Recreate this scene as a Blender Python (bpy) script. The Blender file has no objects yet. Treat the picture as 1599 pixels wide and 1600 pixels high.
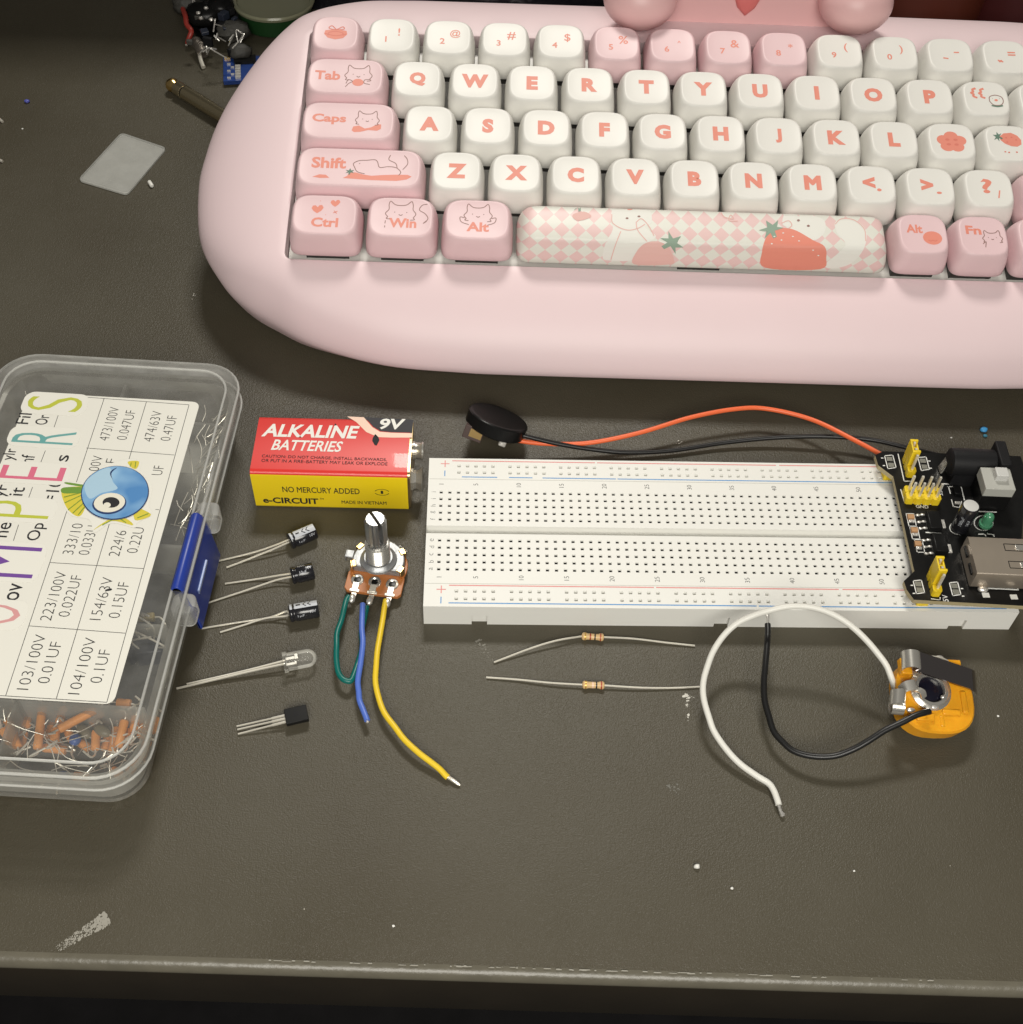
import bpy, bmesh, math, random
from mathutils import Vector, Matrix, geometry
from mathutils.bvhtree import BVHTree

SC = bpy.context.scene
COL = SC.collection
S = 0.001                     # everything below is written in millimetres
RND = random.Random(11)
PI = math.pi
rad = math.radians

# ------------------------------------------------------------------ camera
W, H = 1599.0, 1600.0
FPX = 1909.626
CAMR = Matrix(((0.99937577, -0.01082021, 0.03363029),
               (0.01267057, -0.77883042, -0.62710655),
               (0.03297772, 0.62714121, -0.77820715)))     # world -> camera (x right, y down, z forward)
CAMC = Vector((8.8864, -202.1526, 285.1926))
cam_data = bpy.data.cameras.new("camera")
cam = bpy.data.objects.new("camera", cam_data)
COL.objects.link(cam)
cr = CAMR.transposed() @ Matrix(((1, 0, 0), (0, -1, 0), (0, 0, -1)))
cam.matrix_world = Matrix.Translation(CAMC * S) @ cr.to_4x4()
cam_data.sensor_fit = 'HORIZONTAL'
cam_data.sensor_width = 36.0
cam_data.lens = 36.0 * FPX / W
cam_data.clip_start = 0.01
cam_data.clip_end = 20.0
SC.camera = cam

# ------------------------------------------------------------------ world, lamps, exposure
world = bpy.data.worlds.new("World")
SC.world = world
world.use_nodes = True
bg = world.node_tree.nodes['Background']
bg.inputs[0].default_value = (1.0, 0.94, 0.84, 1)
bg.inputs[1].default_value = 0.085

def area_light(name, loc, target, sx, sy, power, color, spread=180):
    ld = bpy.data.lights.new(name, 'AREA')
    ld.shape = 'RECTANGLE'
    ld.size = sx * S
    ld.size_y = sy * S
    ld.energy = power
    ld.color = color
    ld.spread = rad(spread)
    lo = bpy.data.objects.new(name, ld)
    COL.objects.link(lo)
    lo.location = Vector(loc) * S
    d = Vector(target) - Vector(loc)
    lo.rotation_euler = d.to_track_quat('-Z', 'Y').to_euler()
    return lo

WARM = (1.0, 0.96, 0.875)
area_light("shelf_lamp_light", (30, 620, 860), (20, 0, 0), 220, 130, 5.2, WARM)
area_light("front_fill_light", (20, -540, 500), (20, -120, 0), 520, 300, 1.75, (1.0, 0.965, 0.885), 100)  # added soft fill from the front, narrowed so the rear stays dim

SC.view_settings.view_transform = 'Standard'
SC.view_settings.look = 'None'
SC.view_settings.exposure = 0.09
SC.view_settings.gamma = 1.0
SC.view_settings.use_curve_mapping = False

# ------------------------------------------------------------------ helpers
def at(px, py, z):
    """world point (mm) at height z seen at photo pixel (px, py)"""
    d = CAMR.transposed() @ Vector(((px - 799.5) / FPX, (py - 800.0) / FPX, 1.0))
    t = (z - CAMC.z) / d.z
    return CAMC + d * t

def at_y(px, py, y):
    """world point (mm) on the upright plane at depth y"""
    d = CAMR.transposed() @ Vector(((px - 799.5) / FPX, (py - 800.0) / FPX, 1.0))
    return CAMC + d * ((y - CAMC.y) / d.y)

def lin(c):
    return tuple(((v / 255.0) / 12.92 if v / 255.0 <= 0.04045 else ((v / 255.0 + 0.055) / 1.055) ** 2.4) for v in c)

def mat(name, color, rough=0.5, metal=0.0, trans=0.0, spec=0.5, bump=None, var=0.0, vscale=200, coat=0.0, ior=1.45, sss=0.0):
    m = bpy.data.materials.new(name)
    m.use_nodes = True
    nt = m.node_tree
    b = nt.nodes['Principled BSDF']
    b.inputs['Base Color'].default_value = (*color, 1)
    b.inputs['Roughness'].default_value = rough
    b.inputs['Metallic'].default_value = metal
    b.inputs['Transmission Weight'].default_value = trans
    b.inputs['Specular IOR Level'].default_value = spec
    b.inputs['Coat Weight'].default_value = coat
    b.inputs['IOR'].default_value = ior
    if sss:
        b.inputs['Subsurface Weight'].default_value = sss
        b.inputs['Subsurface Radius'].default_value = (1.0, 0.6, 0.4)
        b.inputs['Subsurface Scale'].default_value = 0.001
    tc = nt.nodes.new('ShaderNodeTexCoord')
    if var:
        n = nt.nodes.new('ShaderNodeTexNoise')
        n.inputs['Scale'].default_value = vscale
        n.inputs['Detail'].default_value = 6
        nt.links.new(tc.outputs['Object'], n.inputs['Vector'])
        mx = nt.nodes.new('ShaderNodeMix')
        mx.data_type = 'RGBA'
        mx.inputs[6].default_value = (*[max(0, c * (1 - var)) for c in color], 1)
        mx.inputs[7].default_value = (*[min(1, c * (1 + var)) for c in color], 1)
        nt.links.new(n.outputs['Fac'], mx.inputs[0])
        nt.links.new(mx.outputs[2], b.inputs['Base Color'])
    if bump:
        scale, dist = bump
        n = nt.nodes.new('ShaderNodeTexNoise')
        n.inputs['Scale'].default_value = scale
        n.inputs['Detail'].default_value = 3
        nt.links.new(tc.outputs['Object'], n.inputs['Vector'])
        bp = nt.nodes.new('ShaderNodeBump')
        bp.inputs['Strength'].default_value = 1.0
        bp.inputs['Distance'].default_value = dist
        nt.links.new(n.outputs['Fac'], bp.inputs['Height'])
        nt.links.new(bp.outputs['Normal'], b.inputs['Normal'])
    return m

def clear_plastic(name, color, body, rough, mottle=0.0):
    """thin translucent plastic: mostly lets light straight through, whiter at grazing angles"""
    m = bpy.data.materials.new(name)
    m.use_nodes = True
    nt = m.node_tree
    b = nt.nodes['Principled BSDF']
    b.inputs['Base Color'].default_value = (*color, 1)
    b.inputs['Roughness'].default_value = rough
    out = nt.nodes['Material Output']
    tr = nt.nodes.new('ShaderNodeBsdfTransparent')
    tr.inputs[0].default_value = (0.97, 0.97, 0.96, 1)
    lw = nt.nodes.new('ShaderNodeLayerWeight')
    lw.inputs['Blend'].default_value = 0.35
    mp = nt.nodes.new('ShaderNodeMapRange')
    mp.inputs['To Min'].default_value = body
    mp.inputs['To Max'].default_value = min(1.0, body + 0.55)
    nt.links.new(lw.outputs['Fresnel'], mp.inputs['Value'])
    mx = nt.nodes.new('ShaderNodeMixShader')
    if mottle:
        tc = nt.nodes.new('ShaderNodeTexCoord'); n = nt.nodes.new('ShaderNodeTexNoise')
        n.inputs['Scale'].default_value = 130; n.inputs['Detail'].default_value = 5
        nt.links.new(tc.outputs['Object'], n.inputs['Vector'])
        m2 = nt.nodes.new('ShaderNodeMapRange'); m2.inputs['From Min'].default_value = .3; m2.inputs['From Max'].default_value = .7
        m2.inputs['To Min'].default_value = 1 - mottle; m2.inputs['To Max'].default_value = 1 + mottle
        nt.links.new(n.outputs['Fac'], m2.inputs['Value'])
        mm = nt.nodes.new('ShaderNodeMath'); mm.operation = 'MULTIPLY'; mm.use_clamp = True
        nt.links.new(mp.outputs[0], mm.inputs[0]); nt.links.new(m2.outputs[0], mm.inputs[1])
        nt.links.new(mm.outputs[0], mx.inputs[0])
    else:
        nt.links.new(mp.outputs[0], mx.inputs[0])
    nt.links.new(tr.outputs[0], mx.inputs[1])
    nt.links.new(b.outputs[0], mx.inputs[2])
    nt.links.new(mx.outputs[0], out.inputs['Surface'])
    return m

def catmull(pts, n=8, closed=False):
    pts = [Vector(p) for p in pts]
    out = []
    m = len(pts)
    rng = range(m) if closed else range(m - 1)
    for i in rng:
        if closed:
            p0, p1, p2, p3 = pts[i - 1], pts[i], pts[(i + 1) % m], pts[(i + 2) % m]
        else:
            p1, p2 = pts[i], pts[i + 1]
            p0 = pts[i - 1] if i else p1 * 2 - p2
            p3 = pts[i + 2] if i + 2 < m else p2 * 2 - p1
        for k in range(n):
            t = k / n
            out.append(0.5 * ((2 * p1) + (p2 - p0) * t + (2 * p0 - 5 * p1 + 4 * p2 - p3) * t * t + (3 * p1 - p0 - 3 * p2 + p3) * t ** 3))
    if not closed:
        out.append(pts[-1].copy())
    return out

def rrect(hx, hy, r, n=6, cx=0, cy=0):
    """rounded rectangle outline, counter-clockwise"""
    o = []
    for sx, sy, a0 in ((1, -1, -PI / 2), (1, 1, 0), (-1, 1, PI / 2), (-1, -1, PI)):
        for k in range(n + 1):
            a = a0 + PI / 2 * k / n
            o.append((cx + sx * (hx - r) + r * math.cos(a), cy + sy * (hy - r) + r * math.sin(a)))
    return o

def wob(pts, amp=0.13, step=5, seed=1):
    """small hand-bent irregularities along a wire"""
    r = random.Random(seed)
    k = pts[::step] + ([pts[-1]] if (len(pts) - 1) % step else [])
    k = [p + (Vector((r.gauss(0, amp), r.gauss(0, amp), abs(r.gauss(0, amp * .5)))) if 0 < i < len(k) - 1 else Vector()) for i, p in enumerate(k)]
    return catmull(k, step)

class MB:
    """collects shapes in millimetres, then links them as ONE mesh object"""
    def __init__(self):
        self.v, self.f, self.m = [], [], []
    def add(self, verts, faces, mi=0, M=None):
        o = len(self.v)
        for p in verts:
            p = Vector(p)
            self.v.append(M @ p if M is not None else p)
        for f in faces:
            self.f.append([i + o for i in f])
            self.m.append(mi)
        return self
    def box(self, c, s, M=None, mi=0, rot=None):
        hx, hy, hz = s[0] / 2, s[1] / 2, s[2] / 2
        vs = [Vector((x, y, z)) for z in (-hz, hz) for y in (-hy, hy) for x in (-hx, hx)]
        R = Matrix.Rotation(rot, 3, 'Z') if rot else Matrix.Identity(3)
        vs = [R @ p + Vector(c) for p in vs]
        return self.add(vs, [(0, 2, 3, 1), (4, 5, 7, 6), (0, 1, 5, 4), (2, 6, 7, 3), (0, 4, 6, 2), (1, 3, 7, 5)], mi, M)
    def loft(self, loops, cap0=True, cap1=True, M=None, mi=0, close=True):
        n = len(loops[0])
        vs = [p for lp in loops for p in lp]
        fs = []
        for k in range(len(loops) - 1):
            for i in range(n if close else n - 1):
                j = (i + 1) % n
                fs.append((k * n + i, k * n + j, (k + 1) * n + j, (k + 1) * n + i))
        if cap0: fs.append(tuple(range(n - 1, -1, -1)))
        if cap1: fs.append(tuple(range((len(loops) - 1) * n, len(loops) * n)))
        return self.add(vs, fs, mi, M)
    def prism(self, outline, z0, z1, M=None, mi=0):
        return self.loft([[(x, y, z0) for x, y in outline], [(x, y, z1) for x, y in outline]], M=M, mi=mi)
    def lathe(self, prof, n=24, M=None, mi=0, cap=True):
        """profile of (radius, z), turned about z"""
        loops = [[(r * math.cos(2 * PI * i / n), r * math.sin(2 * PI * i / n), z) for i in range(n)] for r, z in prof]
        return self.loft(loops, cap, cap, M, mi)
    def tube(self, pts, r, n=8, mi=0, M=None, closed=False):
        pts = [Vector(p) for p in pts]
        rs = r if isinstance(r, (list, tuple)) else [r] * len(pts)
        loops = []
        t = (pts[1] - pts[0]).normalized()
        nrm = t.orthogonal().normalized()
        for i, p in enumerate(pts):
            a = pts[i - 1] if i else (pts[-1] if closed else p)
            b = pts[i + 1] if i + 1 < len(pts) else (pts[0] if closed else p)
            t = (b - a).normalized()
            nrm = (nrm - t * nrm.dot(t)).normalized()
            bi = t.cross(nrm)
            loops.append([p + (nrm * math.cos(2 * PI * k / n) + bi * math.sin(2 * PI * k / n)) * rs[i] for k in range(n)])
        if closed:
            loops.append(loops[0])
        return self.loft(loops, not closed, not closed, M, mi)
    def sphere(self, c, r, nu=20, nv=12, M=None, mi=0):
        rx, ry, rz = (r, r, r) if not isinstance(r, (tuple, list)) else r
        loops = []
        for j in range(1, nv):
            a = -PI / 2 + PI * j / nv
            loops.append([(c[0] + rx * math.cos(a) * math.cos(2 * PI * i / nu), c[1] + ry * math.cos(a) * math.sin(2 * PI * i / nu), c[2] + rz * math.sin(a)) for i in range(nu)])
        return self.loft(loops, True, True, M, mi)
    def poly(self, pts, M=None, mi=0):
        """flat polygon, triangulated"""
        pts = [Vector(p) for p in pts]
        tris = geometry.tessellate_polygon([pts])
        nz = geometry.normal(pts) if len(pts) > 2 else Vector((0, 0, 1))
        fs = []
        for t in tris:
            a, b, c = (pts[i] for i in t)
            if (b - a).cross(c - a).z < 0: t = (t[0], t[2], t[1])
            fs.append(t)
        return self.add(pts, fs, mi, M)
    def text(self, body, h, M, w=None, bold=0.0, mi=0):
        vs, fs, bb = text_shape(body, bold)
        sy = h / bb['h']
        sx = (w / bb['w']) if w else sy
        self.add([((x - bb['cx']) * sx, (y - bb['cy']) * sy, 0) for x, y in vs], fs, mi, M)
        return self
    def build(self, name, mats, parent=None, smooth=40, bevel=None, world=False, flat=False):
        me = bpy.data.meshes.new(name)
        vs = self.v
        if world and parent is not None:
            Mi = things[parent.name].inverted()
            vs = [Mi @ p for p in vs]
        me.from_pydata([p * S for p in vs], [], self.f)
        me.validate()
        mats = mats if isinstance(mats, (list, tuple)) else [mats]
        for m in mats: me.materials.append(m)
        if len(mats) > 1 and len(me.polygons) == len(self.m):
            me.polygons.foreach_set('material_index', self.m)
        bm = bmesh.new(); bm.from_mesh(me)
        if not flat: bmesh.ops.recalc_face_normals(bm, faces=bm.faces)
        bm.to_mesh(me); bm.free()
        if smooth:
            me.polygons.foreach_set('use_smooth', [True] * len(me.polygons))
            me.set_sharp_from_angle(angle=rad(smooth))
        ob = bpy.data.objects.new(name, me)
        COL.objects.link(ob)
        if parent is not None: ob.parent = parent
        if bevel:
            md = ob.modifiers.new('bevel', 'BEVEL')
            md.width = bevel * S
            md.segments = 3
            md.limit_method = 'ANGLE'
            md.angle_limit = rad(40)
        return ob

_txt = {}
def text_shape(body, bold):
    key = (body, bold)
    if key not in _txt:
        cu = bpy.data.curves.new('letters', 'FONT')
        cu.body = body
        cu.size = 1.0
        cu.offset = min(bold, 0.0)
        cu.bevel_depth = max(bold, 0.0)
        cu.bevel_resolution = 0
        cu.resolution_u = 3
        cu.fill_mode = 'BOTH'
        ob = bpy.data.objects.new('letters', cu)
        COL.objects.link(ob)
        dg = bpy.context.evaluated_depsgraph_get()
        dg.update()
        me = bpy.data.meshes.new_from_object(ob.evaluated_get(dg))
        vs = [(v.co.x, v.co.y) for v in me.vertices]
        zs = [v.co.z for v in me.vertices]
        fs = [tuple(p.vertices) for p in me.polygons]
        fl = []
        for p, f in zip(me.polygons, fs):
            fl.append(f if p.normal.z >= 0 else tuple(reversed(f)))
        bpy.data.objects.remove(ob)
        bpy.data.curves.remove(cu)
        bpy.data.meshes.remove(me)
        if bold > 0:
            fl = [f for f in fl if all(zs[i] > -1e-5 for i in f)]
            o_ = []
            for f in fl:
                ar = sum(vs[f[i]][0] * vs[f[(i + 1) % len(f)]][1] - vs[f[(i + 1) % len(f)]][0] * vs[f[i]][1] for i in range(len(f)))
                if abs(ar) > 1e-9: o_.append(f if ar > 0 else tuple(reversed(f)))
            used = sorted({i for f in o_ for i in f}); mp = {v: k for k, v in enumerate(used)}
            vs = [vs[i] for i in used]; fl = [tuple(mp[i] for i in f) for f in o_]
        xs = [v[0] for v in vs]; ys = [v[1] for v in vs]
        bb = dict(w=max(xs) - min(xs), h=max(ys) - min(ys), cx=(max(xs) + min(xs)) / 2, cy=(max(ys) + min(ys)) / 2)
        _txt[key] = (vs, fl, bb)
    return _txt[key]

things = {}
def thing(name, label, cat, loc=(0, 0, 0), rot=None, group=None):
    o = bpy.data.objects.new(name, None)
    COL.objects.link(o)
    R = rot if rot is not None else Matrix.Identity(3)
    if not isinstance(R, Matrix): R = Matrix.Rotation(R, 3, 'Z')
    M = Matrix.Translation(Vector(loc)) @ R.to_4x4()
    o.matrix_world = Matrix.Translation(Vector(loc) * S) @ R.to_4x4()
    o.empty_display_size = 0.005
    things[o.name] = M
    o['label'] = label; o['category'] = cat
    if group: o['group'] = group
    return o

def tag(o, label, cat, group=None):
    o['label'] = label; o['category'] = cat
    if group: o['group'] = group
    return o

def recentre(o):
    """put a single-mesh thing's origin at its base"""
    vs = o.data.vertices
    c = Vector(((min(v.co.x for v in vs) + max(v.co.x for v in vs)) / 2, (min(v.co.y for v in vs) + max(v.co.y for v in vs)) / 2, min(v.co.z for v in vs)))
    for v in vs: v.co -= c
    o.location = o.location + c
    return o

# ------------------------------------------------------------------ materials
def desk_material():
    m = mat('desk paint', (0.098, 0.089, 0.064), 0.36, spec=0.4)
    nt = m.node_tree; b = nt.nodes['Principled BSDF']
    tc = nt.nodes.new('ShaderNodeTexCoord')
    n1 = nt.nodes.new('ShaderNodeTexNoise'); n1.inputs['Scale'].default_value = 2600; n1.inputs['Detail'].default_value = 2
    n2 = nt.nodes.new('ShaderNodeTexNoise'); n2.inputs['Scale'].default_value = 14; n2.inputs['Detail'].default_value = 6
    n3 = nt.nodes.new('ShaderNodeTexNoise'); n3.inputs['Scale'].default_value = 1200; n3.inputs['Detail'].default_value = 2
    for n in (n1, n2, n3): nt.links.new(tc.outputs['Object'], n.inputs['Vector'])
    bp = nt.nodes.new('ShaderNodeBump'); bp.inputs['Distance'].default_value = 0.00014; bp.inputs['Strength'].default_value = 1
    bp2 = nt.nodes.new('ShaderNodeBump'); bp2.inputs['Distance'].default_value = 0.00010; bp2.inputs['Strength'].default_value = 1
    nt.links.new(n3.outputs['Fac'], bp2.inputs['Height'])
    nt.links.new(n1.outputs['Fac'], bp.inputs['Height'])
    nt.links.new(bp2.outputs['Normal'], bp.inputs['Normal'])
    nt.links.new(bp.outputs['Normal'], b.inputs['Normal'])
    cr = nt.nodes.new('ShaderNodeValToRGB')
    cr.color_ramp.elements[0].position = 0.3; cr.color_ramp.elements[0].color = (0.064, 0.055, 0.037, 1)
    cr.color_ramp.elements[1].position = 0.7; cr.color_ramp.elements[1].color = (0.078, 0.070, 0.050, 1)
    nt.links.new(n2.outputs['Fac'], cr.inputs['Fac'])
    # sparse pale dust specks and darker rubbed patches
    vo = nt.nodes.new('ShaderNodeTexVoronoi'); vo.inputs['Scale'].default_value = 70
    nt.links.new(tc.outputs['Object'], vo.inputs['Vector'])
    sz = nt.nodes.new('ShaderNodeSeparateColor'); nt.links.new(vo.outputs['Color'], sz.inputs[0])
    th = nt.nodes.new('ShaderNodeMath'); th.operation = 'MULTIPLY'; th.inputs[1].default_value = 0.016
    pw = nt.nodes.new('ShaderNodeMath'); pw.operation = 'POWER'; pw.inputs[1].default_value = 3.0
    nt.links.new(sz.outputs[0], pw.inputs[0]); nt.links.new(pw.outputs[0], th.inputs[0])
    lt = nt.nodes.new('ShaderNodeMath'); lt.operation = 'LESS_THAN'
    nt.links.new(vo.outputs['Distance'], lt.inputs[0]); nt.links.new(th.outputs[0], lt.inputs[1])
    n4 = nt.nodes.new('ShaderNodeTexNoise'); n4.inputs['Scale'].default_value = 5; n4.inputs['Detail'].default_value = 8; n4.inputs['Roughness'].default_value = 0.65
    nt.links.new(tc.outputs['Object'], n4.inputs['Vector'])
    c4 = nt.nodes.new('ShaderNodeValToRGB')
    c4.color_ramp.elements[0].position = 0.35; c4.color_ramp.elements[0].color = (0.86, 0.85, 0.82, 1)
    c4.color_ramp.elements[1].position = 0.65; c4.color_ramp.elements[1].color = (1.08, 1.08, 1.1, 1)
    nt.links.new(n4.outputs['Fac'], c4.inputs['Fac'])
    mu = nt.nodes.new('ShaderNodeMix'); mu.data_type = 'RGBA'; mu.blend_type = 'MULTIPLY'; mu.inputs[0].default_value = 1
    nt.links.new(cr.outputs[0], mu.inputs[6]); nt.links.new(c4.outputs[0], mu.inputs[7])
    du = nt.nodes.new('ShaderNodeMix'); du.data_type = 'RGBA'; du.inputs[7].default_value = (0.34, 0.32, 0.27, 1)
    nt.links.new(lt.outputs[0], du.inputs[0]); nt.links.new(mu.outputs[2], du.inputs[6])
    nt.links.new(du.outputs[2], b.inputs['Base Color'])
    mr = nt.nodes.new('ShaderNodeMapRange')
    mr.inputs['To Min'].default_value = 0.30; mr.inputs['To Max'].default_value = 0.46
    nt.links.new(n4.outputs['Fac'], mr.inputs['Value'])
    mr.inputs['From Min'].default_value = .3; mr.inputs['From Max'].default_value = .7
    nt.links.new(mr.outputs[0], b.inputs['Roughness'])
    return m

DESK = desk_material()
PINK = mat('pink plastic', (0.79, 0.625, 0.65), 0.46, var=0.02, vscale=40, bump=(3000, 0.000012))
KEYPINK = mat('pink keycap plastic', (0.78, 0.565, 0.59), 0.42, bump=(2500, 0.00002))
KEYWHITE = mat('white keycap plastic', (0.79, 0.775, 0.735), 0.42, bump=(2500, 0.00002))
PLATE = mat('white key plate', (0.78, 0.76, 0.72), 0.4)
SALMON = mat('salmon print', (0.78, 0.27, 0.20), 0.5)
SALMONDEEP = mat('deep salmon print', (0.70, 0.20, 0.15), 0.5)
LINEPRINT = mat('brown line print', (0.30, 0.17, 0.15), 0.55)
LEAFPRINT = mat('green leaf print', (0.13, 0.22, 0.17), 0.55)
LIGHTGREEN = mat('pale green leaf print', (0.27, 0.37, 0.29), 0.55)
PALEPINK = mat('pale pink print', (0.78, 0.48, 0.44), 0.55)
WHITEPRINT = mat('white print', (0.80, 0.79, 0.74), 0.5)
BLACK = mat('black plastic', (0.008, 0.008, 0.008), 0.28, spec=0.2)
MATBLACK = mat('matt black plastic', (0.009, 0.009, 0.010), 0.55, spec=0.25, bump=(900, 0.00003))
DARKSWITCH = mat('dark switch housing', (0.05, 0.045, 0.042), 0.5)
INK = mat('black ink', (0.015, 0.015, 0.017), 0.7)
GREYINK = mat('grey ink', (0.035, 0.035, 0.035), 0.6)
METAL = mat('nickel', (0.68, 0.66, 0.61), 0.25, 0.8)
TIN = mat('tinned wire', (0.86, 0.82, 0.72), 0.32, 0.55)
ZINC = mat('zinc plated steel', (0.38, 0.39, 0.40), 0.45, 0.75, var=0.25, vscale=400, bump=(700, 0.0001))
SOLDER = mat('solder', (0.72, 0.70, 0.66), 0.32, 0.7, bump=(900, 0.0002))
BRASS = mat('brass', (0.75, 0.52, 0.22), 0.3, 1.0)
BOARDWHITE = mat('breadboard plastic', (0.76, 0.755, 0.715), 0.45, var=0.015, vscale=60)
HOLEDARK = mat('hole clip metal', (0.10, 0.10, 0.10), 0.4, 0.8)
CLIPBRIGHT = mat('bright clip metal', (0.6, 0.58, 0.52), 0.35, 1.0)
FOAM = mat('adhesive foam pad', (0.60, 0.55, 0.42), 0.7)
REDLINE = mat('red rail print', (0.72, 0.25, 0.24), 0.5)
BLUELINE = mat('blue rail print', (0.08, 0.28, 0.60), 0.5)
RED = mat('battery red', (0.68, 0.032, 0.026), 0.36, coat=0.15)
YELLOW = mat('battery yellow', (0.86, 0.63, 0.012), 0.33, coat=0.2)
CREAM = mat('battery cream', (0.80, 0.55, 0.42), 0.35)
BBLACK = mat('battery black', (0.012, 0.012, 0.018), 0.55)
PHENOLIC = mat('brown phenolic board', (0.42, 0.15, 0.045), 0.4, var=0.08, vscale=900)
WIREGREEN = mat('green wire', (0.004, 0.13, 0.11), 0.35)
WIREBLUE = mat('blue wire', (0.09, 0.17, 0.58), 0.35)
WIREYELLOW = mat('yellow wire', (0.80, 0.56, 0.03), 0.38)
WIREORANGE = mat('orange wire', (0.82, 0.15, 0.05), 0.38)
WIREBLACK = mat('black wire', (0.01, 0.01, 0.01), 0.35)
WIREWHITE = mat('white wire', (0.72, 0.71, 0.66), 0.4)
AMBER = mat('amber plastic', (0.74, 0.335, 0.016), 0.25, var=0.2, vscale=250, sss=0.3)
PCBBLACK = mat('black solder mask', (0.008, 0.008, 0.008), 0.3, spec=0.25, var=0.3, vscale=600)
PCBEDGE = mat('fibreglass edge', (0.40, 0.34, 0.20), 0.7, bump=(1500, 0.0002))
HEADERYELLOW = mat('yellow header plastic', (0.78, 0.56, 0.02), 0.4)
GREYPLASTIC = mat('grey switch plastic', (0.42, 0.42, 0.385), 0.5)
LIGHTGREY = mat('light grey plastic', (0.56, 0.56, 0.54), 0.4)
SILK = mat('white silkscreen', (0.75, 0.75, 0.72), 0.5)
LEDGREEN = mat('green tinted epoxy', (0.10, 0.36, 0.20), 0.12, trans=0.4, coat=0.4)
EPOXY = None
TANCAP = mat('tan ceramic', (0.45, 0.25, 0.12), 0.45)
STEELCHIP = mat('chip steel', (0.52, 0.45, 0.37), 0.28, 0.7, var=0.06, vscale=300)
BLUELATCH = mat('blue latch plastic', (0.018, 0.045, 0.30), 0.35)
PAPER = mat('label paper', (0.76, 0.745, 0.68), 0.42)
STICKERPAPER = mat('sticker paper', (0.79, 0.775, 0.71), 0.3)
LID = clear_plastic('clear lid plastic', (0.86, 0.86, 0.84), 0.06, 0.14, 0.35)
RIMP = clear_plastic('thick rim plastic', (0.86, 0.86, 0.83), 0.34, 0.15)
LUGP = clear_plastic('lug plastic', (.84, .84, .82), .14, .15)
TRAYP = clear_plastic('frosted tray plastic', (0.72, 0.71, 0.66), 0.075, 0.22)
EPOXY = clear_plastic('clear epoxy', (0.88, 0.87, 0.82), 0.05, 0.04)
CARDP = clear_plastic('frosted card plastic', (0.56, 0.56, 0.53), 0.42, 0.22, 0.22)
ORANGE = mat('orange tube', (0.86, 0.35, 0.09), 0.4)
OLIVE = mat('olive epoxy', (0.20, 0.17, 0.11), 0.4)
BLUECOMP = mat('blue epoxy', (0.03, 0.09, 0.33), 0.35)
DARKCOMP = mat('dark blue capacitor', (0.02, 0.025, 0.04), 0.35)
BEIGE = mat('resistor beige', (0.66, 0.45, 0.22), 0.35)
SLEEVE = mat('black sleeve', (0.013, 0.013, 0.016), 0.22, coat=0.4)
SLEEVEGREY = mat('grey sleeve print', (0.50, 0.52, 0.56), 0.35)

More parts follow.
